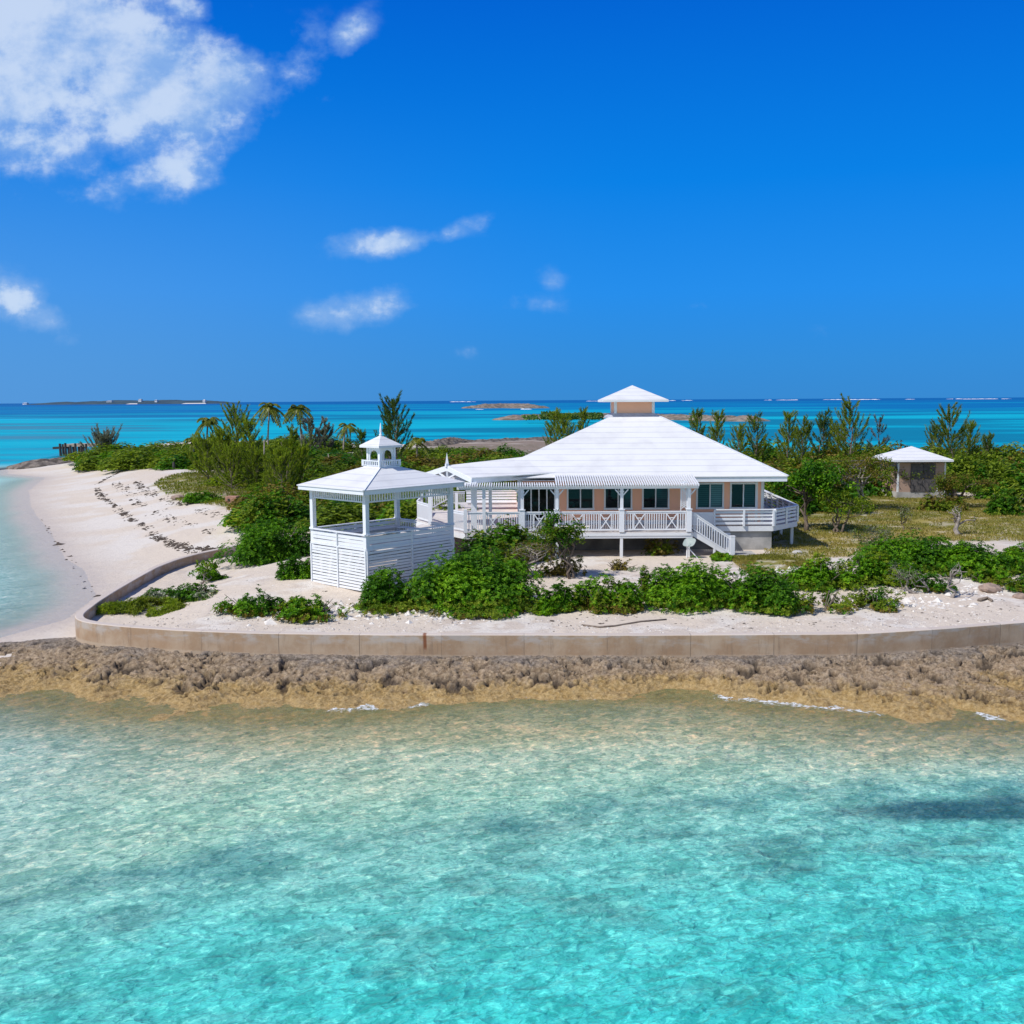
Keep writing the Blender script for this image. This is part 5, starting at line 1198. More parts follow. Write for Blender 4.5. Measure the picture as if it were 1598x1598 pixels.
# ------------------------------------------------------------------ casuarinas: plumes of long drooping needles on rising branches
def casuarina_parts(rng, h, w, nb, needles, ln, wd, open_=0.0, lead=1.0):
    tr = MB(); pts = [np.array([rng.normal() * 0.04 * h * f, rng.normal() * 0.04 * h * f, h * f]) for f in np.linspace(0, 1, 7)]; pts[0][2] = -0.2
    tr.tube([tuple(p) for p in pts], [0.014 * h * (1.05 - f) + 0.008 for f in np.linspace(0, 1, 7)], 6)
    C, A = [], []
    for i in range(nb):
        f = rng.uniform(0.06, 0.97) ** 0.9; s = pts[0] + (pts[-1] - pts[0]) * f; th = rng.uniform(0, 6.28)
        L = w * (1.15 - f) ** 0.75 * rng.uniform(0.55, 1.15) + 0.12; rise = L * rng.uniform(0.7, 1.6)
        e = s + np.array([math.cos(th) * L, math.sin(th) * L, rise]); m = (s + e) / 2 + np.array([math.cos(th), math.sin(th), -0.4]) * L * 0.18
        tr.tube([tuple(s), tuple(m), tuple(e)], [0.012 * L + 0.01, 0.008 * L + 0.008, 0.006], 4)
        k = max(4, int(needles * (0.4 + L / w) / nb)); u = rng.uniform(0.15 + 0.3 * open_, 1.08, k)[:, None]
        P = (1 - u) ** 2 * s + 2 * u * (1 - u) * m + u ** 2 * e; d = unit(2 * (1 - u) * (m - s) + 2 * u * (e - m))
        side = rng.normal(size=(k, 3)); dirn = unit(d * 1.0 + unit(side) * 0.60 + np.array([0, 0, 0.30])); C.append(P + dirn * ln * 0.4); A.append(dirn)
    k = int(needles * 0.07); u = rng.uniform(0.75, 1.0, k)[:, None]; P = pts[0] + (pts[-1] - pts[0]) * u; dirn = unit(rng.normal(size=(k, 3)) * 0.4 + np.array([0, 0, 1.0])); C.append(P + dirn * ln * 0.35); A.append(dirn)
    C, A = np.concatenate(C), np.concatenate(A); N = np.cross(A, rng.normal(size=A.shape)); N *= np.where(N[:, 2:3] < 0, -1, 1); N = unit(N) + np.array([-0.25, 0, 0.3]); V, Q = leaf_quads(C, N, ln, wd, rng, along=A, curl=0.1)
    return tr, V, Q
def casuarina(px, ybase, ytop, wpx, label, mat='needle', dist=None, nb=60, needles=1500, ln=None, open_=0.0, group=None, name="casuarina", lean=0.0):
    SEED[0] += 1; rng = np.random.default_rng(SEED[0] + 900); x, y = foot(px, ybase) if dist is None else (PY(px, 700, dist)[0], dist)
    z = ground_at(x, y); h = PY(px, ytop, y)[2] - z; w = 1.1 * wpx / 2 * sc(y); ln = ln or max(0.26, y * 0.0042); wd = max(0.035, y * 0.00046); needles = int(needles * 2.5)
    tr, V, Q = casuarina_parts(rng, h, w, nb, needles, ln, wd, open_)
    t = thing(name, (x, y, z), label, "tree", group); sh = lambda v: (v[0] + x + lean * v[2], v[1] + y, v[2] + z)
    tr.v = [sh(v) for v in tr.v]; V = V.copy(); V[:, 0] += x + lean * V[:, 2]; V[:, 1] += y; V[:, 2] += z
    tr.build("trunk", M['bark'], t); leaf_object("crown", V, Q, M[mat], t); return t
GR = "casuarinas in the grove left of the gazebo"
for (px, yb, yt, w, n, lab) in [(326, 756, 688, 56, 1500, "low pale casuarina at the beach-side edge of the left grove"), (352, 752, 672, 48, 1500, "feathery casuarina second from the beach in the left grove"),
        (374, 750, 636, 60, 1900, "tallest pointed casuarina in the left grove"), (394, 752, 660, 50, 1500, "dense casuarina right of the grove's tallest one"),
        (362, 764, 704, 60, 1500, "short yellowish casuarina at the front of the left grove"), (340, 742, 690, 44, 1200, "casuarina partly hiding the leftmost palm"), (402, 764, 712, 44, 1100, "short casuarina at the right foot of the left grove"),
        (432, 772, 704, 40, 1400, "casuarina left of the gap with the bare pole trunk"), (450, 776, 674, 34, 1700, "slender casuarina standing before the second tall palm"), (472, 772, 702, 46, 1500, "casuarina nearest the gazebo roof's left tip"), (440, 784, 716, 50, 1300, "bushy young casuarina low above the dark sea grape")]:
    casuarina(px, yb, yt, w, lab, needles=n, group=GR)
casuarina(620, 716, 626, 62, "dark spired casuarina behind the gazebo cupola", 'needle2', dist=118, nb=46, needles=1900)
casuarina(606, 716, 646, 40, "shorter dark casuarina leaning on the spired one behind the cupola", 'needle2', dist=121, needles=1000)
casuarina(565, 712, 672, 18, "tiny far casuarina just left of the gazebo cupola", 'needle2', dist=130, needles=450)
BG = "feathery casuarinas along the back of the island"
for (px, yt, w, n, D, mt, lab) in [(866, 644, 34, 1000, 120, 'needle', "leftmost casuarina rising behind the main roof's left slope"), (886, 652, 36, 1000, 114, 'needle', "casuarina behind the middle of the roof's left slope"), (912, 640, 22, 600, 124, 'needle', "thin casuarina nearest the roof cupola on its left"),
        (1092, 644, 34, 1000, 112, 'needle', "first casuarina right of the roof cupola"), (1118, 648, 38, 1000, 108, 'needle', "casuarina second right of the roof cupola"), (1152, 664, 36, 900, 105, 'needle', "low casuarina above the roof's right slope"), (1180, 652, 40, 1000, 104, 'needle', "open casuarina above the lower end of the right roof slope"),
        (1228, 650, 40, 1300, 102, 'needle', "dense olive casuarina above the eave's right tip"), (1250, 656, 42, 1200, 99, 'needle', "broad casuarina above the round sea grape tree"), (1280, 644, 36, 1000, 104, 'needle2', "pointed darker casuarina left of the tallest one"),
        (1329, 630, 60, 1900, 100, 'needle', "tallest spired casuarina in the right half"), (1308, 664, 36, 800, 103, 'needle', "low casuarina at the tallest spire's left foot"), (1371, 655, 34, 420, 110, 'greytree', "sparse wispy casuarina between the tall spire and the shed"),
        (1488, 634, 60, 1700, 104, 'needle', "wide leaning casuarina above the right side of the shed"), (1462, 668, 30, 700, 108, 'needle2', "short dark casuarina at the leaning one's left"), (1512, 664, 34, 800, 107, 'needle', "short casuarina at the leaning one's right"), (1541, 682, 24, 700, 104, 'needle2', "small compact casuarina right of the leaning one")]:
    casuarina(px, 740, yt, w, lab, mt, dist=D, needles=n, group=BG, lean=-0.10 if px == 1488 else 0.0, nb=22 if mt == 'greytree' else 60, open_=0.4 if n < 500 else 0.0)
for (px, yb, yt, w, lab) in [(485, 716, 660, 44, "grey feathery tree left of the lone slim palm"), (508, 714, 658, 26, "narrow grey tree beside the lone slim palm")]:
    casuarina(px, yb, yt, w, lab, 'greytree', needles=1000, nb=26, open_=0.3, name="grey_tree")
casuarina(160, 730, 684, 46, "rounded leafless grey bush beside the old pier", 'greytree', dist=158, needles=1400, nb=60, name="grey_bush")

# ------------------------------------------------------------------ palms
def palm(px, yb, ycrown, label, R=26, nf=17, bend=0.4, dist=None, trunk=True, base_y=None):
    SEED[0] += 1; rng = np.random.default_rng(SEED[0] + 300); x, y = foot(px, yb) if dist is None else (PY(px, 700, dist)[0], dist)
    z = ground_at(x, y); h = PY(px, ycrown, y)[2] - z; t = thing("palm", (x, y, z), label, "palm tree"); rl = R * sc(y)
    top = np.array([x, y, z + h]); b0 = np.array([x - bend, y, z - 0.2]); pts = []
    for f in np.linspace(0, 1, 8): q = b0 + (top - b0) * f; q[0] += -bend * 0.35 * math.sin(math.pi * f); pts.append(tuple(q))
    if trunk: MB().tube(pts, [0.19, 0.15, 0.13, 0.125, 0.12, 0.115, 0.11, 0.12], 8).build("trunk", M['palmbark'], t, True)
    Cs, As, Ns = [], [], []; rb = MB()
    for i in range(nf):
        th = 2 * math.pi * i / nf + rng.uniform(-0.2, 0.2); el = rng.uniform(-0.35, 1.15); L = rl * rng.uniform(0.85, 1.15)
        d = np.array([math.cos(th), math.sin(th), 0]); s = np.linspace(0, 1, 13)[:, None]
        P = top + d * (s * L * math.cos(el) + 0.0) + np.array([0, 0, 1]) * (s * L * math.sin(el) - (s ** 2) * L * (0.55 + 0.25 * math.cos(el)))
        rb.tube([tuple(P[k]) for k in (0, 4, 8, 12)], [0.035, 0.025, 0.018, 0.008], 4)
        T = unit(np.gradient(P, axis=0)); side = unit(np.cross(T, np.array([0, 0, 1.0]))); nn = np.cross(side, T)
        for k in range(1, 13):
            lw = L * 0.30 * math.sin(math.pi * (0.12 + 0.80 * k / 12.5)) + 0.05
            for sg in (-1, 1):
                for q in (0.0, 0.5):
                    p0 = P[k] - T[k] * q * L / 12; a = unit((side[k] * sg + T[k] * 0.75 - np.array([0, 0, 0.55]))[None])[0]; Cs.append(p0 + a * lw * 0.5); As.append(a * 1.0); Ns.append(nn[k] + side[k] * sg * 0.3)
    Cs, As, Ns = map(np.array, (Cs, As, Ns)); V, Q = leaf_quads(Cs, Ns, rl * 0.26, max(0.06, y * 0.0011), rng, along=As, curl=0.12)
    cr = leaf_object("crown", V, Q, M['palm'], t); rb.build("frond_ribs", M['palm'], t); return t
palm(424, 712, 634, "tallest palm with a clear bare trunk above the left grove", R=26, nf=18, bend=0.5)
palm(468, 714, 638, "second tall palm, right of the one with the bare trunk", R=26, nf=18, bend=-0.3)
palm(327, 722, 656, "palm half hidden behind the left grove nearest the beach", R=26, nf=16, bend=0.3)
palm(543, 706, 664, "lone slim palm leaning right, seen over the bushes behind the gazebo", R=20, nf=15, bend=0.7)
palm(651, 716, 690, "short stemless young palm by the rocky back shore", R=26, nf=14, bend=0.05, dist=128)
palm(304, 726, 688, "low dark palm at the left end of the grove", R=20, nf=13, bend=0.1)
x, y = foot(413, 760); z = ground_at(x, y); zt = PY(413, 686, y)[2]
tag(MB().tube([(x, y, z - 0.2), (x + 0.03, y, (z + zt) / 2), (x + 0.1, y, zt)], [0.09, 0.08, 0.05], 8).build("bare_trunk", M['palebark'], None, True), "bare white pole-like trunk standing between the two groves", "dead tree")
x, y = foot(513, 735); z = ground_at(x, y); zt = PY(513, 708, y)[2]
tag(MB().tube([(x, y, z - 0.2), (x + 0.1, y, z + (zt - z) * 0.6), (x - 0.03, y, zt)], [0.13, 0.12, 0.05], 7).build("stump", M['palebark'], None, True), "short white stump in the green scrub behind the gazebo", "stump")

# ------------------------------------------------------------------ scrub thickets: a few shapes copied many times, each copy a bush of its own
protos = []
def make_protos():
    combos = [([OL, BR], .58), ([LD, OL], .55), ([OL, YL], .6), ([LF, OL], .55), ([BR, OL], .52), ([OL, LD], .5)]
    for i, (ms, th) in enumerate(combos):
        rng = np.random.default_rng(7000 + i); n = 2700; P, D = bush_points(rng, 1.0, 1.0, 0.95, n, k=9)
        N = D + rng.normal(size=(n, 3)) * 0.5 + np.array([0, 0, 0.5]); V, Q = leaf_quads(P, N, 0.125, 0.065, rng)
        f = fbm(P[:, 0] * 1.6 + 9, P[:, 1] * 1.6 + P[:, 2], 3, 50 + i); me = quad_mesh("scrub_bush", V, Q, ms, False, (f > th).astype(int)); protos.append(me)
make_protos()
def thicket(poly, step, hr, label, group, seed, kinds, jit=0.4, near=None, wr=(0.62, 0.95), name="scrub_bush"):
    rng = np.random.default_rng(seed); P = np.array(poly); x0, y0 = P.min(0); x1, y1 = P.max(0); n = 0
    yv = y0
    while yv < y1:
        st = step * (0.8 + yv / 260); xv = x0 + rng.uniform(0, st)
        while xv < x1:
            x, y = xv + rng.uniform(-jit, jit) * st, yv + rng.uniform(-jit, jit) * st
            if poly_sd(np.array([x]), np.array([y]), poly)[0] > -0.2:
                o = bpy.data.objects.new(name, protos[int(rng.choice(kinds))]); COL.objects.link(o); s = st * rng.uniform(*wr)
                o.location = (x, y, ground_at(x, y) - 0.1); o.rotation_euler = (0, 0, rng.uniform(0, 6.28)); o.scale = (s, s, rng.uniform(*hr)); tag(o, label, "bush", group); n += 1
            xv += st
        yv += st * 0.9
    return n
def G(pts, z=1.8): return [PZ(a, b, z)[:2] for a, b in pts]
n = thicket([(17.5, 67.5), (24, 78), (31, 88.5), (40.5, 89), (40, 82), (44, 72.5), (70, 70), (95, 95), (95, 116), (60, 121), (28, 122), (16, 104), (14.8, 74)], 4.1, (2.5, 4.0), "green scrub bush in the dense thicket around and behind the shed", "thicket around the shed", 1, [0, 1, 5, 2, 4, 0, 1])
n2 = thicket([(-13, 61), (-4.0, 66), (-2, 74), (12, 76), (14, 100), (8, 140), (-12, 150), (-30, 142), (-30, 118), (-22, 100), (-18, 80), (-16, 68)], 4.3, (1.5, 2.5), "green scrub bush in the thicket between the gazebo and the rocky back shore", "thicket behind the gazebo", 2, [0, 1, 2, 3, 5])
n3 = thicket([(-52, 170), (-66, 152), (-54, 138), (-38, 122), (-28, 126), (-28, 170), (-38, 190)], 4.6, (1.8, 2.9), "green bush in the row on the peninsula between the grove and the pier", "bushes on the peninsula", 3, [2, 3, 1])
n4 = thicket([(-28, 98), (-19.5, 88), (-16, 86), (-19, 104), (-29, 112), (-33, 106)], 3.4, (1.2, 2.0), "yellow-green undergrowth bush at the feet of the left casuarina grove", "undergrowth of the left grove", 4, [2, 3, 2])
print("thickets", n, n2, n3, n4)

# ------------------------------------------------------------------ small stuff on the ground
def scatter_lumps(name, P, size, m, rng, flat=0.5, label=None):
    """angular little lumps (one mesh of loose bits that nobody could count)"""
    n = len(P); base = np.array([[1, 0, 0], [0, 1, 0], [-1, 0, 0], [0, -1, 0], [0, 0, 1]], float); V = np.repeat(base[None], n, 0) * rng.uniform(0.6, 1.3, (n, 5, 1))
    S = size * rng.lognormal(0, 0.45, (n, 1)); th = rng.uniform(0, 6.28, n); c, s = np.cos(th), np.sin(th); V = V * S[:, :, None]
    V[:, :, 0] *= rng.uniform(0.8, 1.8, (n, 1)); V[:, :, 2] *= flat; X = V[:, :, 0] * c[:, None] - V[:, :, 1] * s[:, None]; Y = V[:, :, 0] * s[:, None] + V[:, :, 1] * c[:, None]; V[:, :, 0], V[:, :, 1] = X, Y
    V += P[:, None, :]; F_ = np.array([[0, 1, 4], [1, 2, 4], [2, 3, 4], [3, 0, 4]]); Q = (np.arange(n)[:, None, None] * 5 + F_[None]).reshape(-1, 3)
    me = quad_mesh(name, V.reshape(-1, 3), Q, [m]); return tag(link(name, me), label, None, None, 'stuff')
rng = np.random.default_rng(77)
def on_ground(x, y, dz=0.0):
    z, _, _ = land_z(x, y); return np.stack([x, y, z + dz], 1)
# wrack lines of dry seaweed on the beach
W_ = []
for line, wid, cnt in [([(190, 735), (150, 752), (153, 762), (175, 780), (200, 797), (225, 812), (241, 826)], 0.55, 900), ([(241, 826), (262, 834), (290, 842), (330, 850)], 0.5, 320), ([(180, 752), (215, 780), (255, 800), (290, 815), (330, 830)], 0.9, 330),
                       ([(215, 755), (225, 768), (262, 782), (300, 796), (350, 810)], 0.9, 420), ([(60, 790), (95, 830), (118, 858), (130, 880), (150, 900), (165, 918)], 0.4, 40), ([(262, 838), (300, 850), (352, 848)], .4, 120)]:
    L_ = np.array([PZ(a, b, 1.1)[:2] for a, b in line]); sg = np.r_[0, np.cumsum(np.hypot(*np.diff(L_, axis=0).T))]; t_ = rng.uniform(0, sg[-1], cnt)
    keep = vnoise(t_ * 0.7, t_ * 0 + wid * 9, 3) > 0.28; t_ = t_[keep]; x = np.interp(t_, sg, L_[:, 0]) + rng.normal(size=len(t_)) * wid * 0.3; y = np.interp(t_, sg, L_[:, 1]) + rng.normal(size=len(t_)) * wid * 0.6; W_.append(on_ground(x, y, 0.0))
scatter_lumps("dry_seaweed", np.concatenate(W_), 0.085, M['weed'], rng, 0.45, "dark broken lines of dry seaweed along the beach")
# stones and litter on the strip behind the sea wall
x = rng.uniform(-18, 26, 5200); y = 37.2 + rng.gamma(1.6, 1.7, 5200); ok_ = (poly_sd(x, y, yard_poly) > 0.25) & (vnoise(x * 0.6, y * 0.9, 12) > 0.35); scatter_lumps("beach_rubble", on_ground(x[ok_], y[ok_]), 0.032, M['pebble'], rng, 0.6, "small stones scattered over the sand behind the sea wall")
x = rng.uniform(-16, 26, 1500); y = 37.4 + rng.gamma(2.0, 2.2, 1500); ok_ = (poly_sd(x, y, yard_poly) > 0.25) & (vnoise(x * 0.5 + 9, y * 0.8, 13) > 0.5); scatter_lumps("plant_litter", on_ground(x[ok_], y[ok_]), 0.035, M['weed'], rng, 0.3, "dark twigs and dead leaves on the sand")
wr_px = [(1250, 905), (1400, 940), (1480, 925), (560, 950), (700, 955), (480, 955)]
Pq = []
for a, b in wr_px:
    p = PZ(a, b, 1.5); k = 160; Pq.append(np.stack([p[0] + rng.normal(size=k) * 1.3, p[1] + rng.normal(size=k) * 0.7], 1))
Pq = np.concatenate(Pq); ok_ = poly_sd(Pq[:, 0], Pq[:, 1], yard_poly) > 0.3; scatter_lumps("coral_rubble", on_ground(Pq[ok_, 0], Pq[ok_, 1]), 0.075, mat_rough('white_coral', (0.72, 0.68, 0.62), (0.5, 0.46, 0.42), 3, .9, .3), rng, 0.7, "white coral rubble among the low scrub")
# grass
def blades(name, poly, n, ln, wd, mats, label, keep=0.35):
    P = np.array(poly); x = rng.uniform(P[:, 0].min(), P[:, 0].max(), n); y = rng.uniform(P[:, 1].min(), min(P[:, 1].max(), 120), n); ok_ = (poly_sd(x, y, poly) > -0.4) & (vnoise(x * 0.7, y * 0.9, 91) + 0.3 * vnoise(x * 2.5, y * 2.5, 92) > keep)
    C = on_ground(x[ok_], y[ok_], ln * 0.4); k = len(C); A = unit(rng.normal(size=(k, 3)) * 0.55 + np.array([0, 0, 1.0])); N = np.cross(A, rng.normal(size=(k, 3))); V, Q = leaf_quads(C, N, ln, wd, rng, along=A)
    me = quad_mesh(name, V, Q, mats, False, (vnoise(C[:, 0] * 0.35, C[:, 1] * 0.6, 95) + rng.normal(size=k) * 0.15 > 0.5).astype(int)); return tag(link(name, me), label, None, None, 'stuff')
blades("lawn_grass", lawn_poly, 90000, 0.15, 0.045, [M['grass'], M['straw']], "patchy dry lawn grass between house and shed")
blades("beach_grass", grass_left, 26000, 0.34, 0.07, [M['grass'], M['mat']], "tufts of grass at the foot of the left grove", 0.5)
blades("path_grass", grass_mid, 9000, 0.16, 0.04, [M['grass'], M['straw']], "thin grass on the sandy path by the stairs", 0.5)

# driftwood, stones
def log(name, pts, r, label, mt='palebark', cat="driftwood"):
    P = [(*PZ(a, b, 1.5)[:2], 0) for a, b in pts]; P = [(p[0], p[1], ground_at(p[0], p[1]) + r * 0.6) for p in P]; tag(MB().tube(P, [r * (1 - 0.5 * i / len(P)) for i in range(len(P))], 7).build(name, M[mt], None, True), label, cat)
log("driftwood", [(908, 972), (935, 976), (960, 974), (1000, 968), (1040, 964)], 0.045, "long thin curved dead branch on the sand below the middle hedge", 'twig')
log("driftwood", [(815, 912), (840, 908), (862, 898)], 0.05, "grey stick lying by the pale-trunked scrub tree", 'twig')
log("driftwood", [(1528, 938), (1540, 934), (1548, 938)], 0.09, "short dark driftwood curved on the sand at the right", 'twig')
log("driftwood", [(820, 892), (838, 886), (850, 880)], 0.06, "pale fallen branch in the shade left of the porch post")
def stone(px, py, r, label, m, zs=0.6, cat="rock", name="rock"):
    SEED[0] += 1; rg = np.random.default_rng(SEED[0]); x, y = foot(px, py); z = ground_at(x, y); n1, n2 = 18, 12; u, v = np.meshgrid(np.linspace(0, 2 * math.pi, n1, False), np.linspace(0.02, math.pi - 0.02, n2)); d = np.stack([np.sin(v) * np.cos(u), np.sin(v) * np.sin(u), np.cos(v)], -1)
    f = 0.75 + 0.5 * fbm(d[..., 0] * 2 + d[..., 2] * 1.3 + SEED[0], d[..., 1] * 2 - d[..., 2], 3, SEED[0]); V = (d * f[..., None] * r * np.array([1.2, 0.9, zs]) + np.array([x, y, z + r * 0.2])).reshape(-1, 3); i = np.arange(n1 * n2).reshape(n2, n1)
    Q = np.stack([i[:-1], np.roll(i, -1, 1)[:-1], np.roll(i, -1, 1)[1:], i[1:]], -1).reshape(-1, 4); tag(link(name, quad_mesh(name, V, Q, [m])), label, cat)
rk = mat_rough('brown_rock', (0.36, 0.26, 0.20), (0.22, 0.16, 0.13), 4, .9, .5)
stone(1545, 926, 0.42, "pinkish brown boulder on the sand beside the large mound", rk)
stone(1592, 936, 0.26, "small grey-brown rock on the sand by the photo's right edge", rk)
stone(1244, 864, 0.22, "pale stone on the grass right of the stairs", M['concrete'])
stone(277, 782, 0.5, "dark brown rock at the upper edge of the beach", rk)
stone(299, 788, 0.4, "flat brown rock left of the pinkish block", rk, 0.4)

# ------------------------------------------------------------------ rocks on the far shores, islets, the old pier
def mound(name, pts, width, height, res, m, seed, amp=0.5, z0=-0.4, label=None, cat=None, kind='structure', pw=0.7):
    P = np.array(pts, float); x0, y0 = P.min(0) - width * 1.3; x1, y1 = P.max(0) + width * 1.3; X, Y = np.meshgrid(np.arange(x0, x1, res), np.arange(y0, y1, res)); d = line_d(X, Y, P)
    d = d + width * 0.5 * (fbm(X / width * 1.3, Y / width * 1.3, 4, seed) - 0.5); s = np.clip(1 - d / width, -0.5, 1); r = 1 - np.abs(2 * fbm(X / width * 2.2, Y / width * 3.2, 5, seed + 5) - 1)
    Z = np.where(s > 0, height * np.abs(s) ** pw * (1 - amp + amp * 1.6 * r), s * 2.0) + z0 * (s < 0.02); me, _ = grid_mesh(name, X, Y, Z, [m], True, s > -0.3); return tag(link(name, me), label, cat, None, kind)
drk = mat_rough('dark_shore_rock', (0.085, 0.07, 0.058), (0.235, 0.195, 0.16), 0.9, 0.9, 1.0, 3.5, thr=(0.4, 0.62), dist=0.25)
isl = mat_rough('islet_rock', (0.115, 0.10, 0.075), (0.28, 0.225, 0.175), 0.22, 0.9, 1.0, 0.9, dist=0.5, thr=(.38, .62))
G2 = lambda pts, z: [PZ(a, b, z)[:2] for a, b in pts]
mound("rocky_point", G2([(62, 727), (100, 723), (140, 722), (185, 722), (220, 716)], 0.3), 4.5, 0.95, 0.3, drk, 11, amp=0.75, pw=0.45)
mound("rock_ledge", G2([(668, 704), (690, 701), (712, 697)], 0.9), 3.2, 2.3, 0.3, drk, 12, z0=-0.2, pw=0.35, label="long dark undercut rock ledge on the back shore beyond the thicket", cat="rock", kind=None)
mound("shore_rocks", G2([(715, 693), (760, 692), (800, 690), (850, 688)], 0.4), 6.0, 1.2, 0.6, drk, 13)
mound("islet", G2([(800, 655), (860, 653), (930, 652), (1000, 652), (1050, 654), (1110, 656), (1165, 657)], 0), 11, 1.9, 0.8, isl, 14, z0=-0.3, amp=0.7)
mound("islet", G2([(752, 637), (790, 635.5), (825, 637)], 0), 26, 4.2, 2.0, isl, 15, z0=-0.3, amp=0.7)
isle = mat_rough('far_island_hazed_scrub', (0.028, 0.060, 0.085), (0.055, 0.095, 0.115), 0.01, 0.9, 0.0)  # scrub colour with the blue of distant haze painted in
FY = 6200.0
def far_island():
    ax = [PY(p, 628, FY)[0] for p in (22, 338)]; X, Y = np.meshgrid(np.linspace(ax[0], ax[1], 260), np.linspace(FY, FY + 500, 14)); u = (X - ax[0]) / (ax[1] - ax[0]); v = (Y - FY) / 500
    prof = np.interp(u, [0, 0.04, 0.12, 0.35, 0.6, 0.8, 0.92, 1.0], [0, 10, 15, 21, 24, 21, 13, 0]); Z = prof * np.sin(np.clip(v * 1.6, 0, 1) * math.pi * 0.5) * (0.7 + 0.6 * fbm(X * 0.012, Y * 0.004, 4, 71)) * sstep(0, 0.03, u) - 0.5
    me, _ = grid_mesh("far_island", X, Y, Z, [isle]); tag(link("far_island", me), kind='structure')
    b = MB()
    for (p0, p1) in ((196, 215), (283, 322)):
        x0, x1 = PY(p0, 628, FY - 20)[0], PY(p1, 628, FY - 20)[0]; b.poly([(x0, FY - 25, 0.3), (x1, FY - 25, 0.3), (x1 - 15, FY + 8, 5), (x0 + 15, FY + 8, 5)])
    tag(b.build("far_beach", mat_rough('far_sand', (0.7, 0.66, 0.6), (0.6, 0.56, 0.5), 0.1, .9, 0)), kind='structure')
far_island()
for (p, w, zb, hh, lab) in [(38, 26, 6, 7, "white house at the far island's left tip"), (170, 34, 16, 6, "wide pale house midway on the far island's ridge"), (218, 18, 23, 8, "white house on the far island's highest part"), (243, 14, 20, 6, "small white house right of the highest far house"), (318, 15, 10, 15, "white tower house near the far island's right end")]:
    x = PY(p, 625, FY + 130)[0]; t = thing("distant_house", (x, FY + 130, 0), lab, "house", "white houses on the far island"); MB().box(x - w / 2, x + w / 2, FY + 130, FY + 160, 0, zb + hh * 0.65).build("wall", M['white'], t)
    b = MB(); z = zb + hh * 0.65; b.poly([(x - w / 2 - 2, FY + 128, z), (x + w / 2 + 2, FY + 128, z), (x + w / 4, FY + 145, z + hh * .35), (x - w / 4, FY + 145, z + hh * .35)]); b.poly([(x + w / 2 + 2, FY + 162, z), (x - w / 2 - 2, FY + 162, z), (x - w / 4, FY + 145, z + hh * .35), (x + w / 4, FY + 145, z + hh * .35)]); b.build("roof", M['roof_small'], t)
# scrub on the near islet (a mass far too fine to count)
def islet_scrub():
    rg = np.random.default_rng(5); C = []
    for (a, b_, n, zz) in ((845, 940, 900, 4.6), (815, 850, 120, 3.0), (1075, 1085, 14, 5.0)):
        px = rg.uniform(a, b_, n); X = np.array([PY(p, 650, 448 + q)[0] for p, q in zip(px, rg.uniform(-6, 8, n))]); Y = 448 + rg.uniform(-6, 8, n); hz = zz * (0.55 + 0.5 * vnoise(X * 0.13, Y * 0.05, 7)); C.append(np.stack([X, Y, 1.6 + hz * rg.uniform(0.0, 0.8, n)], 1))
    C = np.concatenate(C); N = rg.normal(size=C.shape) + np.array([0, -0.3, 0.8]); V, Q = leaf_quads(C, N, 1.5, 1.0, rg); tag(link("islet_scrub", quad_mesh("islet_scrub", V, Q, [M['needle2']])), "dark scrub covering the rocky islet behind the roof", None, None, 'stuff')
islet_scrub()
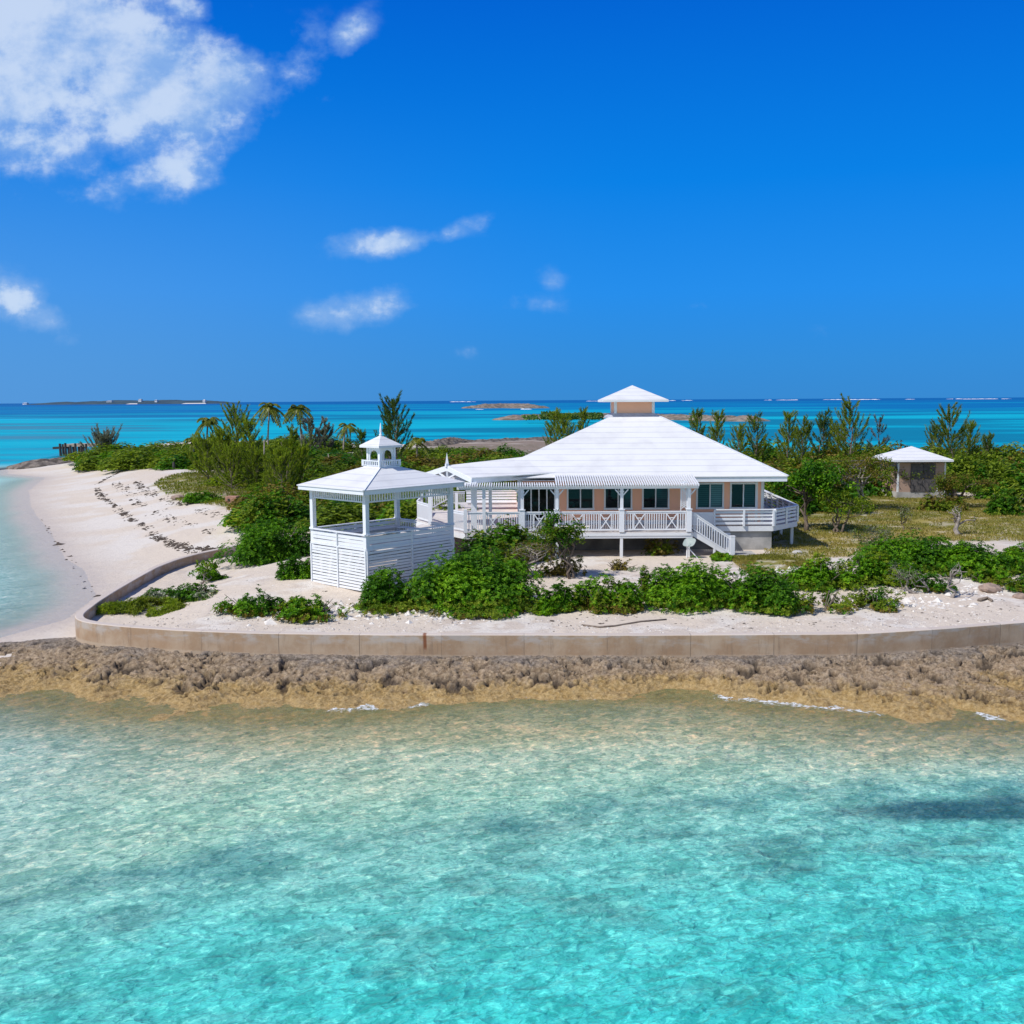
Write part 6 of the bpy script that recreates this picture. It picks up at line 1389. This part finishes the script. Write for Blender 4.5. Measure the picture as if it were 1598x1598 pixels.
# surf breaking on the outer reef
def surf():
    rg = np.random.default_rng(9); V = []; n = 0
    for (a, b_, k, py) in ((1040, 1075, 5, 2.2), (1195, 1245, 16, 2.3), (1290, 1320, 8, 2.2), (1325, 1372, 18, 2.3), (1415, 1427, 5, 2.3), (1480, 1502, 7, 2.2), (1505, 1556, 22, 2.5), (1565, 1575, 4, 2.5), (700, 745, 7, 2.0), (810, 830, 5, 14.0), (747, 753, 2, 13.5), (905, 940, 4, 2.2)):
        for i in range(k):
            y = HC * F / py * rg.uniform(0.96, 1.05); x = PY(rg.uniform(a, b_), 620, y)[0]; w = y * 0.0022 * rg.uniform(0.5, 2.2); h = y * 0.00034 * rg.uniform(0.5, 1.6)
            m = 7
            for j in range(m):
                f = j / (m - 1) * 2 - 1; V += [(x + f * w, y, 0.02), (x + f * w, y + w * 0.15, 0.02 + h * (1 - f * f) * (0.6 + 0.4 * rg.uniform())), (x + f * w, y + w * 0.4, 0.02)]
            n += 1
    Q = []
    for i in range(n):
        for j in range(6):
            for k in range(2): b0 = i * 21 + j * 3 + k; Q.append((b0, b0 + 3, b0 + 4, b0 + 1))
    tag(link("surf", quad_mesh("surf", np.array(V), np.array(Q), [M['foam']], True)), "white surf breaking along the outer reef", None, None, 'stuff')
surf()
# the old pier on the peninsula's far side
px_, py_ = PZ(115, 712, 0)[:2]; pier = thing("old_pier", (px_, py_, 0), "ruined wooden pier with dark bare pilings at the tip of the peninsula", "pier")
rg = random.Random(4)
for i in range(11):
    a = 95 + i * 4.0; x, y = PZ(a, 712 - (i % 2) * 3.2, 0)[:2]; z1 = PY(a, 692.5 + rg.uniform(-1.5, 3.5), y)[2]
    MB().tube([(x, y, -1.2), (x + rg.uniform(-.1, .1), y, z1)], [0.24, 0.21], 8).build("piling", M['pile'], pier)
x0, y0 = PZ(100, 709, 0)[:2]; x1, y1 = PZ(146, 709, 0)[:2]
b = MB(); b.hexa([(x0, y0, 1.5), (x1, y1, 1.5), (x1, y1 + 5, 1.5), (x0, y0 + 5, 1.5), (x0, y0, 1.95), (x1, y1, 1.95), (x1, y1 + 5, 1.95), (x0, y0 + 5, 1.95)]); b.build("planking", M['planks'], pier)
b = MB(); b.bar((x0 - 2.5, y0 + 1, 1.2), (x0 + 1, y0 + 1, 1.35), 0.6, 0.45); b.build("beam", M['pile'], pier)
x, y = foot(271, 733); z = ground_at(x, y); tag(MB().tube([(x, y, z - .1), (x + .05, y, z + 0.5), (x, y, z + 0.95)], [0.16, 0.2, 0.1], 7).build("stump", M['pile'], None, True), "dark little stump alone on the sand below the peninsula bushes", "stump")
